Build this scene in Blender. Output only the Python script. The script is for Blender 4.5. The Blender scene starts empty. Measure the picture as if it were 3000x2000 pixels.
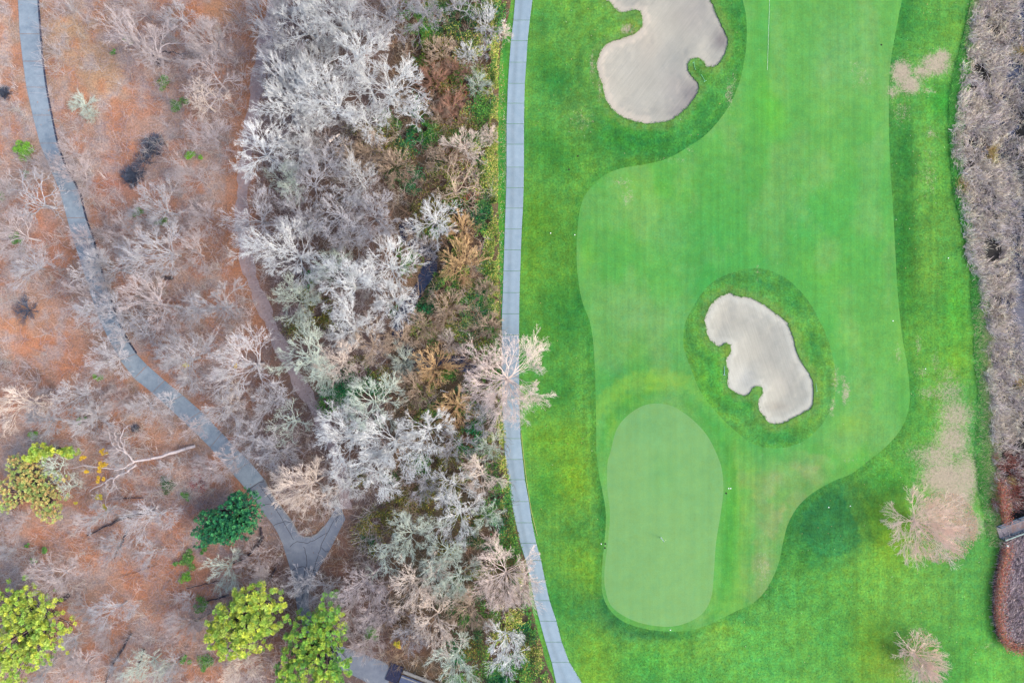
import bpy, math, random
import numpy as np
from mathutils import Vector, geometry

random.seed(7)
rng = np.random.default_rng(7)
sc = bpy.context.scene
col = sc.collection

# ------------------------------------------------------------------ camera, sky, sun, exposure
CAM_H = 100.0
MPP = 1.0 / 20.0            # metres on the ground per photograph pixel (3000 px = 150 m)
cam_d = bpy.data.cameras.new('drone_camera')
cam = bpy.data.objects.new('drone_camera', cam_d)
col.objects.link(cam)
cam.location = (0, 0, CAM_H)
cam.rotation_euler = (0, 0, 0)
cam_d.sensor_width = 36
cam_d.lens = 24
cam_d.clip_start = 0.5
cam_d.clip_end = 6000
sc.camera = cam

SUN_EL, SUN_AZ = math.radians(40), math.radians(108)     # azimuth clockwise from +Y
world = bpy.data.worlds.new('World')
sc.world = world
world.use_nodes = True
wn = world.node_tree
bg = wn.nodes['Background']
sky = wn.nodes.new('ShaderNodeTexSky')
sky.sky_type = 'NISHITA'
sky.sun_disc = False
sky.sun_elevation = SUN_EL
sky.sun_rotation = SUN_AZ
sky.dust_density = 3.0
sky.ozone_density = 0.6
wn.links.new(sky.outputs[0], bg.inputs[0])
bg.inputs[1].default_value = 0.15
sun_d = bpy.data.lights.new('sun', 'SUN')
sun_d.energy = 0.95
sun_d.angle = math.radians(32)
sun_d.color = (1.0, 0.93, 0.84)
sun = bpy.data.objects.new('sun', sun_d)
col.objects.link(sun)
sdir = Vector((math.sin(SUN_AZ) * math.cos(SUN_EL), math.cos(SUN_AZ) * math.cos(SUN_EL), math.sin(SUN_EL)))
sun.rotation_euler = sdir.to_track_quat('Z', 'Y').to_euler()
sun.location = (60, -20, 60)
sc.view_settings.view_transform = 'Standard'
sc.view_settings.look = 'None'
sc.view_settings.gamma = 1
sc.view_settings.use_curve_mapping = False
sc.view_settings.exposure = 1.42
GAIN = 2.0                   # how bright an albedo of 1 shows: S() turns a photographed colour into an albedo

# ------------------------------------------------------------------ helpers
def lin(c):
    c = np.asarray(c, float) / 255.0
    return np.where(c <= 0.04045, c / 12.92, ((c + 0.055) / 1.055) ** 2.4)
WB = np.array([1.01, 1.02, 0.94])      # the sky is a little blue
def S(*c):
    return np.minimum(lin(c) / GAIN * WB, 0.85)
def SB(k, *c):               # twigs and leaves catch only part of the sky light
    return np.minimum(lin(c) / GAIN * k * WB, 0.88)
def P(px, py, z=0.0):        # photograph pixel of a point on the ground -> metres
    return ((px - 1500) * MPP, (1000 - py) * MPP, z)
def PXY(pts):
    a = np.asarray(pts, float)
    return np.stack([(a[:, 0] - 1500) * MPP, (1000 - a[:, 1]) * MPP], 1)

def tag(o, label=None, cat=None, group=None, kind=None):
    if label: o['label'] = label
    if cat: o['category'] = cat
    if group: o['group'] = group
    if kind: o['kind'] = kind
    return o

def mesh_np(name, v, f, mat=None, smooth=False):
    v = np.asarray(v, np.float32); f = np.asarray(f, np.int32)
    me = bpy.data.meshes.new(name)
    k = f.shape[1]
    me.vertices.add(len(v)); me.vertices.foreach_set('co', v.ravel())
    me.loops.add(f.size); me.loops.foreach_set('vertex_index', f.ravel())
    me.polygons.add(len(f))
    me.polygons.foreach_set('loop_start', np.arange(0, f.size, k, dtype=np.int32))
    try: me.polygons.foreach_set('loop_total', np.full(len(f), k, np.int32))
    except Exception: pass
    me.polygons.foreach_set('use_smooth', np.full(len(f), smooth, bool))
    me.update(calc_edges=True); me.validate()
    if mat: me.materials.append(mat)
    return me
def link(name, me, parent=None, loc=None):
    o = bpy.data.objects.new(name, me); col.objects.link(o)
    if parent: o.parent = parent
    if loc is not None: o.location = loc
    return o
def empty(name, loc, rz=0):
    o = bpy.data.objects.new(name, None); col.objects.link(o)
    o.location = loc; o.rotation_euler = (0, 0, rz); o.empty_display_size = 0.3
    return o
def attr(me, name, data, domain='POINT', typ='FLOAT_COLOR'):
    a = me.attributes.new(name, typ, domain)
    if typ == 'FLOAT_COLOR':
        d = np.ones((len(data), 4), np.float32); d[:, :3] = data
        a.data.foreach_set('color', d.ravel())
    else:
        a.data.foreach_set('value', np.asarray(data, np.float32))

def box(cx, cy, cz, sx, sy, sz, rz=0, tilt=0):
    v = np.array([[x, y, z] for z in (-.5, .5) for x, y in ((-.5, -.5), (.5, -.5), (.5, .5), (-.5, .5))]) * (sx, sy, sz)
    if tilt:
        c, s = math.cos(tilt), math.sin(tilt); v = v @ np.array([[c, 0, -s], [0, 1, 0], [s, 0, c]])
    c, s = math.cos(rz), math.sin(rz)
    v = v @ np.array([[c, s, 0], [-s, c, 0], [0, 0, 1]]) + (cx, cy, cz)
    f = np.array([[0, 3, 2, 1], [4, 5, 6, 7], [0, 1, 5, 4], [1, 2, 6, 5], [2, 3, 7, 6], [3, 0, 4, 7]])
    return v, f
def merge(parts):
    V, F, n = [], [], 0
    for v, f in parts:
        V.append(v); F.append(f + n); n += len(v)
    return np.concatenate(V), np.concatenate(F)

def tubes(seg, sides=3):
    """seg: N x 8 (p0, p1, r0, r1) -> prisms"""
    seg = np.asarray(seg, float)
    p0, p1, r0, r1 = seg[:, :3], seg[:, 3:6], seg[:, 6:7], seg[:, 7:8]
    d = p1 - p0; d /= np.linalg.norm(d, axis=1, keepdims=True) + 1e-9
    ref = np.where(np.abs(d[:, 2:3]) > 0.9, np.array([[1., 0, 0]]), np.array([[0., 0, 1]]))
    u = np.cross(d, ref); u /= np.linalg.norm(u, axis=1, keepdims=True) + 1e-9
    w = np.cross(d, u)
    V = []
    for p, r in ((p0, r0), (p1, r1)):
        for k in range(sides):
            a = 2 * math.pi * k / sides
            V.append(p + r * (math.cos(a) * u + math.sin(a) * w))
    V = np.stack(V, 1)                     # N, 2*sides, 3
    n = len(seg)
    base = (np.arange(n) * 2 * sides)[:, None]
    F = []
    for k in range(sides):
        k2 = (k + 1) % sides
        F.append(np.concatenate([base + k, base + k2, base + sides + k2, base + sides + k], 1))
    return V.reshape(-1, 3), np.concatenate(F)

def catmull(pts, step=0.45, closed=True, jit=0.0, seed=1):
    p = PXY(pts); n = len(p); out = []
    r = np.random.default_rng(seed)
    m = n if closed else n - 1
    for i in range(m):
        if closed: a, b, c, d = p[i - 1], p[i], p[(i + 1) % n], p[(i + 2) % n]
        else: a, b, c, d = p[max(i - 1, 0)], p[i], p[i + 1], p[min(i + 2, n - 1)]
        k = max(1, int(round(np.linalg.norm(c - b) / step)))
        for t in np.arange(k) / k:
            out.append(0.5 * ((2 * b) + (c - a) * t + (2 * a - 5 * b + 4 * c - d) * t * t + (3 * b - a - 3 * c + d) * t ** 3))
    if not closed: out.append(p[-1])
    out = np.array(out)
    if jit: out += r.normal(0, jit, out.shape)
    return out
def dense(poly, step=0.5, closed=True):
    out = []; n = len(poly)
    for i in range(n if closed else n - 1):
        a, b = poly[i], poly[(i + 1) % n]
        k = max(1, int(np.ceil(np.linalg.norm(b - a) / step)))
        for t in np.arange(k) / k: out.append(a + (b - a) * t)
    if not closed: out.append(poly[-1])
    return np.array(out)
def inside(poly, pts):
    x, y = pts[:, 0], pts[:, 1]; r = np.zeros(len(pts), bool)
    b = (x > poly[:, 0].min()) & (x < poly[:, 0].max()) & (y > poly[:, 1].min()) & (y < poly[:, 1].max())
    xs, ys = x[b], y[b]; rr = np.zeros(len(xs), bool)
    q = np.roll(poly, 1, 0)
    for (x1, y1), (x2, y2) in zip(poly, q):
        if y1 == y2: continue
        c = ((y1 > ys) != (y2 > ys)) & (xs < (x2 - x1) * (ys - y1) / (y2 - y1) + x1)
        rr ^= c
    r[b] = rr
    return r
def dist(line, pts, closed=False, maxd=8.0):
    d = np.full(len(pts), maxd)
    b = (pts[:, 0] > line[:, 0].min() - maxd) & (pts[:, 0] < line[:, 0].max() + maxd) & (pts[:, 1] > line[:, 1].min() - maxd) & (pts[:, 1] < line[:, 1].max() + maxd)
    p = pts[b]; dd = np.full(len(p), maxd ** 2)
    q = np.roll(line, -1, 0)
    n = len(line) if closed else len(line) - 1
    for i in range(n):
        a, e = line[i], q[i] - line[i]
        t = np.clip(((p - a) @ e) / (e @ e + 1e-12), 0, 1)
        w = p - a - t[:, None] * e
        dd = np.minimum(dd, (w * w).sum(1))
    d[b] = np.sqrt(dd)
    return d
def sm(a, b, x):
    t = np.clip((x - a) / (b - a), 0, 1); return t * t * (3 - 2 * t)

_tab = np.random.default_rng(3).random((256, 256))
def vnoise(x, y, s, oct=3, off=0):
    r = 0; amp = 1; tot = 0
    for o in range(oct):
        X, Y = x * s + 37.3 * (o + off), y * s + 91.7 * (o + off * 3)
        i, j = np.floor(X).astype(int), np.floor(Y).astype(int)
        fx, fy = X - i, Y - j; fx = fx * fx * (3 - 2 * fx); fy = fy * fy * (3 - 2 * fy)
        g = lambda a, b: _tab[(i + a) & 255, (j + b) & 255]
        r = r + amp * ((g(0, 0) * (1 - fx) + g(1, 0) * fx) * (1 - fy) + (g(0, 1) * (1 - fx) + g(1, 1) * fx) * fy)
        tot += amp; amp *= .5; s *= 2.03
    return r / tot
def blobs(colr, px, py, lst):
    """blend target colours into colr; lst items: (px, py, rx, ry, (r,g,b), weight)"""
    for (bx, by, rx, ry, c, w) in lst:
        m = w * np.exp(-(((px - bx) / rx) ** 2 + ((py - by) / ry) ** 2))
        m = m[:, None]
        colr = colr * (1 - m) + lin(c) * m
    return colr

# ------------------------------------------------------------------ materials
def new_mat(name):
    m = bpy.data.materials.new(name); m.use_nodes = True
    nt = m.node_tree; b = nt.nodes['Principled BSDF']
    b.inputs['Specular IOR Level'].default_value = 0.15
    b.inputs['Roughness'].default_value = 0.9
    return m, nt, b
def N(nt, t, **kw):
    n = nt.nodes.new(t)
    for k, v in kw.items():
        if hasattr(n, k): setattr(n, k, v)
        else: n.inputs[k].default_value = v
    return n
def noise(nt, coord, scale, detail=4, rough=.6, mscale=None, rz=0):
    src = coord
    if mscale:
        if rz:
            m0 = N(nt, 'ShaderNodeMapping'); m0.inputs['Rotation'].default_value = (0, 0, rz); nt.links.new(coord, m0.inputs['Vector']); coord = m0.outputs[0]
        mp = N(nt, 'ShaderNodeMapping'); mp.inputs['Scale'].default_value = mscale
        nt.links.new(coord, mp.inputs['Vector']); src = mp.outputs[0]
    n = N(nt, 'ShaderNodeTexNoise'); n.inputs['Scale'].default_value = scale
    n.inputs['Detail'].default_value = detail; n.inputs['Roughness'].default_value = rough
    nt.links.new(src, n.inputs['Vector'])
    return n.outputs['Fac']
def rmap(nt, sock, a, b, c, d):
    m = N(nt, 'ShaderNodeMapRange'); m.inputs[1].default_value = a; m.inputs[2].default_value = b
    m.inputs[3].default_value = c; m.inputs[4].default_value = d
    nt.links.new(sock, m.inputs[0]); return m.outputs[0]
def mul(nt, csock, fsock):
    m = N(nt, 'ShaderNodeVectorMath', operation='SCALE')
    nt.links.new(csock, m.inputs[0]); nt.links.new(fsock, m.inputs['Scale']); return m.outputs[0]
def math_(nt, op, a, b):
    m = N(nt, 'ShaderNodeMath', operation=op)
    for i, s in enumerate((a, b)):
        if isinstance(s, (int, float)): m.inputs[i].default_value = s
        else: nt.links.new(s, m.inputs[i])
    return m.outputs[0]
def mixc(nt, f, a, b):
    m = N(nt, 'ShaderNodeMix', data_type='RGBA')
    for sock, val in ((m.inputs[0], f), (m.inputs[6], a), (m.inputs[7], b)):
        if hasattr(val, 'is_linked') or hasattr(val, 'node'): nt.links.new(val, sock)
        elif isinstance(val, (int, float)): sock.default_value = val
        else: sock.default_value = (*val, 1)
    return m.outputs[2]
def bump(nt, b, h, s=.3, d=.05):
    n = N(nt, 'ShaderNodeBump'); n.inputs['Strength'].default_value = s; n.inputs['Distance'].default_value = d
    nt.links.new(h, n.inputs['Height']); nt.links.new(n.outputs[0], b.inputs['Normal'])

def ground_mat(name, fine=(.72, 1.28), streak=0.0, srz=0.0, dead=False, fscale=5.0, bs=.5, mid=(.9, 1.1), litter=False, hue=0.0):
    m, nt, b = new_mat(name)
    g = N(nt, 'ShaderNodeNewGeometry').outputs['Position']
    t = N(nt, 'ShaderNodeAttribute', attribute_name='tint').outputs['Color']
    f1 = noise(nt, g, fscale, 5, .75)
    f2 = noise(nt, g, .55, 4, .6)
    c = mul(nt, t, rmap(nt, f1, .3, .7, *fine))
    c = mul(nt, c, rmap(nt, f2, .3, .7, *mid))
    if hue:
        f8 = noise(nt, g, 1.3, 4, .7)
        vm = N(nt, 'ShaderNodeVectorMath', operation='MULTIPLY'); nt.links.new(c, vm.inputs[0])
        nt.links.new(mixc(nt, rmap(nt, f8, .32, .68, 0, 1), (1 - hue, 1, 1 + hue * 1.2), (1 + hue, 1, 1 - hue)), vm.inputs[1]); c = vm.outputs[0]
    if streak:
        f3 = noise(nt, g, 1.0, 3, .6, (1.6, .035, 1), srz)
        c = mul(nt, c, rmap(nt, f3, .3, .7, 1 - streak, 1 + streak))
        f5 = noise(nt, g, 1.0, 4, .7, (6.0, .4, 1), .03)
        c = mul(nt, c, rmap(nt, f5, .3, .7, 1 - streak * .28, 1 + streak * .28))
    if dead:
        d = N(nt, 'ShaderNodeAttribute', attribute_name='dead').outputs['Fac']
        f4 = noise(nt, g, 2.2, 6, .75)
        f9 = noise(nt, g, 7.0, 3, .7)
        k = math_(nt, 'ADD', d, rmap(nt, f4, .25, .75, -.42, .42))
        k = math_(nt, 'ADD', k, rmap(nt, f9, .3, .7, -.3, .3))
        k = rmap(nt, k, .30, .85, 0, .93)
        c = mixc(nt, k, c, mul_const(nt, f1))
    if litter:
        f6 = noise(nt, g, 3.5, 5, .8)
        c = mixc(nt, rmap(nt, f6, .52, .62, 0, .55), c, tuple(S(126, 104, 104)))
        f7 = noise(nt, g, 9, 3, .7)
        c = mixc(nt, rmap(nt, f7, .58, .66, 0, .6), c, tuple(S(228, 188, 160)))
    nt.links.new(c, b.inputs['Base Color'])
    bump(nt, b, f1, bs, .06)
    return m
def mul_const(nt, f):
    r = N(nt, 'ShaderNodeRGB'); r.outputs[0].default_value = (*S(202, 184, 168), 1)
    return mul(nt, r.outputs[0], rmap(nt, f, .3, .7, .8, 1.2))

M = {}
M['rough'] = ground_mat('rough_turf', (.6, 1.4), .11, 0, True, 3.6, .9, (.76, 1.24), hue=.24)
M['fairway'] = ground_mat('fairway_turf', (.85, 1.15), .085, 0, True, 4.0, .3, (.89, 1.11), hue=.12)
M['green'] = ground_mat('putting_turf', (.92, 1.08), .035, 0, False, 5.0, .15, (.95, 1.05), hue=.07)
M['woods'] = ground_mat('leaf_litter_soil', (.55, 1.4), 0, 0, False, 4.0, .9, (.8, 1.2), True, hue=.1)
M['trail'] = ground_mat('trodden_earth', (.75, 1.25), 0, 0, False, 3.0, .5)
M['bank'] = ground_mat('bank_soil', (.6, 1.4), 0, 0, False, 4.0, .9)

def sand_mat(name, ang):
    m, nt, b = new_mat(name)
    g = N(nt, 'ShaderNodeNewGeometry').outputs['Position']
    t = N(nt, 'ShaderNodeAttribute', attribute_name='tint').outputs['Color']
    f1 = noise(nt, g, 8, 4, .7)
    f2 = noise(nt, g, 1.0, 4, .65, (5.0, .18, 1), ang)
    f3 = noise(nt, g, .35, 4, .6)
    c = mul(nt, t, rmap(nt, f1, .3, .7, .94, 1.06))
    c = mul(nt, c, rmap(nt, f2, .3, .7, .93, 1.07))
    c = mul(nt, c, rmap(nt, f3, .3, .7, .95, 1.05))
    nt.links.new(c, b.inputs['Base Color'])
    bump(nt, b, math_(nt, 'ADD', f2, math_(nt, 'MULTIPLY', f1, .5)), .35, .06)
    return m
M['sand1'] = sand_mat('raked_sand_a', math.radians(38))
M['sand2'] = sand_mat('raked_sand_b', math.radians(-18))

def simple(name, c, rough=.85, var=.15, scale=3.0, objvar=.0, spec=.2):
    m, nt, b = new_mat(name)
    b.inputs['Roughness'].default_value = rough; b.inputs['Specular IOR Level'].default_value = spec
    g = N(nt, 'ShaderNodeNewGeometry').outputs['Position']
    f = noise(nt, g, scale, 4, .65)
    r = N(nt, 'ShaderNodeRGB'); r.outputs[0].default_value = (*c, 1)
    o = mul(nt, r.outputs[0], rmap(nt, f, .3, .7, 1 - var, 1 + var))
    if objvar:
        oi = N(nt, 'ShaderNodeObjectInfo').outputs['Random']
        o = mul(nt, o, rmap(nt, oi, 0, 1, 1 - objvar, 1 + objvar))
    nt.links.new(o, b.inputs['Base Color'])
    return m
def tint_mat(name, rough=.8, trans=0.0):
    m, nt, b = new_mat(name)
    b.inputs['Roughness'].default_value = rough
    t = N(nt, 'ShaderNodeAttribute', attribute_name='tint').outputs['Color']
    nt.links.new(t, b.inputs['Base Color'])
    return m
M['leafy'] = tint_mat('leaf_surface')
def slab_mat(name, c1, c2):
    m, nt, b = new_mat(name)
    b.inputs['Roughness'].default_value = .8
    g = N(nt, 'ShaderNodeNewGeometry').outputs['Position']
    oi = N(nt, 'ShaderNodeObjectInfo').outputs['Random']
    f = noise(nt, g, .8, 5, .65); f2 = noise(nt, g, 9, 4, .7)
    c = mixc(nt, rmap(nt, f, .3, .7, 0, 1), tuple(c1), tuple(c2))
    c = mul(nt, c, rmap(nt, f2, .3, .7, .93, 1.07))
    c = mul(nt, c, rmap(nt, oi, 0, 1, .95, 1.05))
    la = N(nt, 'ShaderNodeAttribute', attribute_name='lane').outputs['Fac']
    c = mul(nt, c, rmap(nt, la, 0, 1, 1.0, .80))
    nt.links.new(c, b.inputs['Base Color']); bump(nt, b, f2, .2, .01)
    return m
M['concrete'] = slab_mat('worn_concrete', S(158, 182, 204), S(176, 196, 216))
M['asphalt'] = slab_mat('pale_asphalt', S(142, 160, 182), S(178, 192, 210))
M['fork'] = slab_mat('old_asphalt', S(124, 132, 154), S(152, 160, 178))
def bark(name, c, c2, objvar=.12):
    m, nt, b = new_mat(name)
    g = N(nt, 'ShaderNodeNewGeometry').outputs['Position']
    f = noise(nt, g, 1.6, 4, .7)
    oi = N(nt, 'ShaderNodeObjectInfo').outputs['Random']
    cc = mixc(nt, rmap(nt, f, .35, .65, 0, 1), tuple(c), tuple(c2))
    cc = mul(nt, cc, rmap(nt, oi, 0, 1, 1 - objvar, 1 + objvar))
    nt.links.new(cc, b.inputs['Base Color'])
    return m
M['W'] = bark('lichen_white_bark', SB(1.9, 216, 216, 220), SB(1.6, 188, 188, 198), .2)
M['WL'] = bark('silver_bark', SB(1.6, 212, 208, 214), SB(1.4, 184, 178, 190), .15)
M['G'] = bark('grey_lavender_bark', SB(1.5, 198, 196, 204), SB(1.5, 164, 162, 176))
M['Pk'] = bark('mauve_grey_bark', SB(1.45, 206, 194, 198), SB(1.45, 178, 166, 174))
M['T'] = bark('tan_bark', SB(1.6, 200, 180, 164), SB(1.4, 170, 146, 130))
M['O'] = bark('orange_willow_bark', SB(1.75, 218, 186, 144), SB(1.55, 194, 158, 120))
M['L'] = bark('pale_pink_bark', SB(1.7, 226, 212, 206), SB(1.7, 204, 186, 180))
M['C'] = bark('pale_teal_lichen_bark', SB(1.7, 208, 216, 208), SB(1.5, 176, 188, 184))
M['D'] = bark('dark_grey_bark', SB(1.25, 112, 124, 150), SB(1.0, 76, 82, 106))
M['R'] = bark('red_twig_bark', SB(1.5, 186, 142, 126), SB(1.3, 160, 126, 112))
M['wood'] = simple('weathered_wood', S(150, 140, 134), var=.25, scale=4)
M['darkwood'] = simple('dark_wood', S(84, 74, 84), var=.3, scale=4)
M['soil'] = simple('turf_lip_soil', S(96, 110, 70), var=.35, scale=5)
# ------------------------------------------------------------------ outlines, in photograph pixels
bunker1_px = [(1775,-2),(1788,13),(1802,31),(1817,41),(1835,39),(1851,35),(1869,36),(1878,49),(1880,64),(1878,80),(1867,96),(1846,107),(1815,118),(1784,127),(1766,143),(1750,174),(1748,201),(1757,232),(1768,268),(1775,295),(1797,326),(1829,348),(1873,361),(1913,364),(1954,357),(1989,339),(2020,308),(2043,272),(2045,250),(2029,232),(2016,210),(2014,192),(2023,179),(2043,174),(2058,185),(2065,196),(2079,201),(2101,192),(2117,170),(2130,134),(2128,112),(2114,80),(2101,54),(2088,22),(2079,0),(2056,-40),(1990,-85),(1880,-90),(1800,-50)]
bunker2_px = [(2065,954),(2065,927),(2079,896),(2101,873),(2130,860),(2137,856),(2143,862),(2159,867),(2199,873),(2236,893),(2271,918),(2303,945),(2318,980),(2329,1025),(2347,1061),(2367,1092),(2379,1123),(2381,1172),(2374,1195),(2334,1217),(2298,1235),(2271,1241),(2249,1237),(2236,1221),(2220,1199),(2218,1172),(2231,1150),(2227,1134),(2213,1130),(2200,1137),(2195,1150),(2177,1158),(2150,1148),(2132,1132),(2128,1114),(2130,1087),(2123,1052),(2137,1034),(2139,1016),(2131,1006),(2119,1007),(2110,1016),(2092,1009),(2074,989)]
green_px = [(1788,1322),(1779,1358),(1779,1434),(1786,1492),(1784,1550),(1777,1612),(1770,1679),(1773,1724),(1788,1769),(1824,1800),(1882,1824),(1958,1833),(2016,1820),(2060,1791),(2083,1746),(2090,1680),(2096,1590),(2108,1514),(2117,1443),(2114,1380),(2101,1336),(2070,1275),(2025,1226),(1971,1190),(1927,1181),(1882,1188),(1837,1217),(1806,1257)]
fairway_px = [(2168,-60),(2174,0),(2183,45),(2186,112),(2177,187),(2159,259),(2123,330),(2070,393),(2016,431),(1958,464),(1891,482),(1824,493),(1779,509),(1744,536),(1712,576),(1697,625),(1690,700),(1690,775),(1697,842),(1708,891),(1726,936),(1736,985),(1741,1052),(1744,1119),(1746,1230),(1747,1322),(1755,1389),(1762,1425),(1772,1480),(1775,1520),(1771,1580),(1765,1640),(1762,1702),(1767,1746),(1786,1784),(1825,1818),(1891,1840),(1965,1847),(2030,1843),(2096,1818),(2150,1791),(2199,1769),(2231,1742),(2258,1702),(2280,1648),(2291,1590),(2305,1532),(2334,1479),(2379,1438),(2441,1405),(2490,1387),(2548,1345),(2600,1303),(2640,1255),(2660,1205),(2665,1150),(2658,1074),(2646,1007),(2635,918),(2626,806),(2620,695),(2617,647),(2604,446),(2602,312),(2606,201),(2620,112),(2633,45),(2642,0),(2648,-60)]
ring2_px = [(2003,962),(2000,1007),(2012,1052),(2029,1096),(2047,1141),(2079,1186),(2114,1226),(2159,1266),(2199,1296),(2245,1311),(2303,1308),(2356,1288),(2401,1248),(2428,1204),(2443,1163),(2447,1110),(2437,1043),(2419,985),(2392,927),(2356,869),(2307,820),(2254,793),(2200,786),(2150,797),(2096,820),(2061,851),(2029,900),(2010,936)]
woods_px = [(-250,-200),(1500,-200),(1497,0),(1475,100),(1463,200),(1459,400),(1460,600),(1463,750),(1466,850),(1469,930),(1480,1100),(1485,1280),(1500,1400),(1514,1500),(1524,1570),(1545,1640),(1548,1700),(1551,1746),(1563,1800),(1578,1858),(1592,1910),(1603,1950),(1625,2000),(1680,2200),(-250,2200)]
bank_px = [(2883,-200),(2883,0),(2861,67),(2843,179),(2825,290),(2812,402),(2812,513),(2838,625),(2847,739),(2883,838),(2896,900),(2910,985),(2896,1052),(2910,1141),(2923,1253),(2923,1345),(2919,1434),(2932,1523),(2937,1590),(2914,1702),(2910,1791),(2919,1854),(2941,1885),(3000,1906),(3190,1960),(3190,-200)]
channel_px = [(2975,-200),(2978,0),(2990,120),(2972,210),(2962,300),(2950,360),(2940,430),(2940,500),(2965,560),(2962,640),(2968,760),(2975,900),(2985,1000),(3005,1100),(3060,1150),(3060,900),(3020,760),(3000,640),(3010,560),(2990,520),(2972,470),(2972,400),(2985,340),(2995,290),(3010,200),(3040,100),(3040,-200)]
creek_mid = catmull([(1188,650),(1200,700),(1262,752),(1235,830),(1180,925),(1165,1000),(1230,1060),(1345,1062),(1390,1090)], 1.0, False)
trail_mid = catmull([(803,-60),(803,0),(768,150),(745,300),(722,470),(708,600),(718,740),(742,828),(780,918),(820,1010),(870,1110),(920,1190),(955,1260),(990,1350),(1008,1440),(1010,1490)], 1.0, False)
pathL = [(1512,-60),(1509,0),(1504,60),(1497,120),(1492,183),(1488,245),(1486,303),(1484,363),(1484,423),(1484,490),(1483,550),(1481,610),(1479,671),(1477,732),(1475,794),(1473,857),(1470.5,919),(1470,981),(1470,1042),(1470,1103),(1471,1165),(1473,1225),(1476,1284),(1480,1345),(1490,1404),(1498,1468),(1511,1530),(1524,1590),(1540,1640),(1554,1697),(1565,1758),(1581,1818),(1598,1879),(1616,1938),(1630,2000),(1652,2060)]
pathR = [(1564,-60),(1560,0),(1552,60),(1545.5,120),(1542,183),(1537.5,245),(1536,303),(1535,363),(1535,423),(1535,490),(1534,550),(1532,610),(1528.5,671),(1526,732),(1524,794),(1522,857),(1521,919),(1520.5,981),(1520.5,1042),(1521,1103),(1521.5,1165),(1523,1225),(1525,1284),(1531.5,1345),(1537.5,1404),(1549.5,1468),(1558.5,1530),(1571,1590),(1585,1640),(1596.4,1697),(1610,1758),(1630,1818),(1645.5,1879),(1668,1938),(1706,2000),(1750,2060)]
lpL = [(52,-60),(53,0),(58,100),(67,180),(78,256),(96,338),(117,420),(150,500),(176,560),(196,638),(214,700),(236,765),(256,830),(285,920),(317,990),(353,1055),(393,1108),(446,1150),(482,1182),(540,1236),(616,1310),(643,1342),(680,1385),(723,1434)]
lpR = [(110,-60),(110,0),(117,100),(124,180),(134,256),(149.5,338),(167,420),(196,500),(230,560),(250,638),(272,700),(287,765),(308,830),(338,920),(366,985),(398,1035),(432,1070),(482,1114),(536,1158),(590,1205),(650,1268),(696,1318),(732,1352),(774,1403)]
fork_px = [(723,1434),(760,1485),(800,1537),(815,1562),(827,1590),(840,1630),(852,1670),(863,1729),(872,1790),(895,1850),(940,1900),(990,1955),(1050,1985),(1100,2010),(1128,2030),(1150,1962),(1130,1940),(1060,1912),(985,1885),(935,1840),(905,1780),(903,1740),(922,1690),(941,1653),(968,1608),(990,1563),(1012,1519),(1000,1490),(986,1483),(968,1515),(950,1541),(930,1563),(914,1571),(892,1572),(872,1559),(856,1528),(829,1492),(796,1447),(774,1403)]

B1, B2 = catmull(bunker1_px, .3, jit=.045, seed=2), catmull(bunker2_px, .3, jit=.05, seed=3)
GR, FW, R2 = catmull(green_px, .5), catmull(fairway_px, .5), catmull(ring2_px, .5)
WD, BK = catmull(woods_px, .6, jit=.05, seed=5), dense(PXY(bank_px), .6)
CH = dense(PXY(channel_px), .6)
def ribbon(mid, w):
    t = np.gradient(mid, axis=0); t /= np.linalg.norm(t, axis=1, keepdims=True)
    nrm = np.stack([-t[:, 1], t[:, 0]], 1)
    ww = w * (1 + .25 * np.sin(np.arange(len(mid)) * .9) + .12 * np.sin(np.arange(len(mid)) * 2.7))[:, None]
    return np.concatenate([mid + nrm * ww, (mid - nrm * ww)[::-1]])
TR = ribbon(trail_mid, .9); CK = ribbon(creek_mid, 1.1)
EXT_X, EXT_Y = 84.0, 58.0

def topx(p): return p[:, 0] / MPP + 1500, 1000 - p[:, 1] / MPP
def height(p):
    px, py = topx(p)
    g = lambda cx, cy, rx, ry: np.exp(-(((px - cx) / rx) ** 2 + ((py - cy) / ry) ** 2))
    z = .55 * g(2230, 1060, 260, 300) + .55 * g(1930, 130, 300, 300) + .35 * g(1940, 1520, 230, 380) + .9 * g(2410, 1530, 110, 140) + .25 * g(2500, 400, 300, 300)
    z *= sm(1560, 1760, px) 
    z *= 1 - sm(2700, 2820, px)
    bx = np.interp(py, [q[1] for q in bank_px[0:22]], [q[0] for q in bank_px[0:22]])
    z -= .8 * sm(-40, 60, px - bx) * (1 - sm(3040, 3140, px))
    dch = np.where(inside(CH, p), 1, -1) * dist(CH, p, True, 3)
    z -= .9 * sm(-1.2, .8, dch) * (1 - sm(3040, 3140, px))
    dck = dist(creek_mid, p, False, 5)
    z -= .8 * (1 - sm(.3, 1.8, dck))
    edge = sm(0, 3, EXT_X - np.abs(p[:, 0])) * sm(0, 3, EXT_Y - np.abs(p[:, 1]))
    return z * edge
def bunkz(p):
    z = np.zeros(len(p))
    for B, dep in ((B1, 1.0), (B2, 1.0)):
        ins = inside(B, p); d = dist(B, p, True, 8)
        k = dep * (1 - np.exp(-d / 1.3))
        z = np.where(ins, -k - .1, z)
    return z
def slope_z(x, y):
    return float(height(np.array([[x, y]]))[0])

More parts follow.
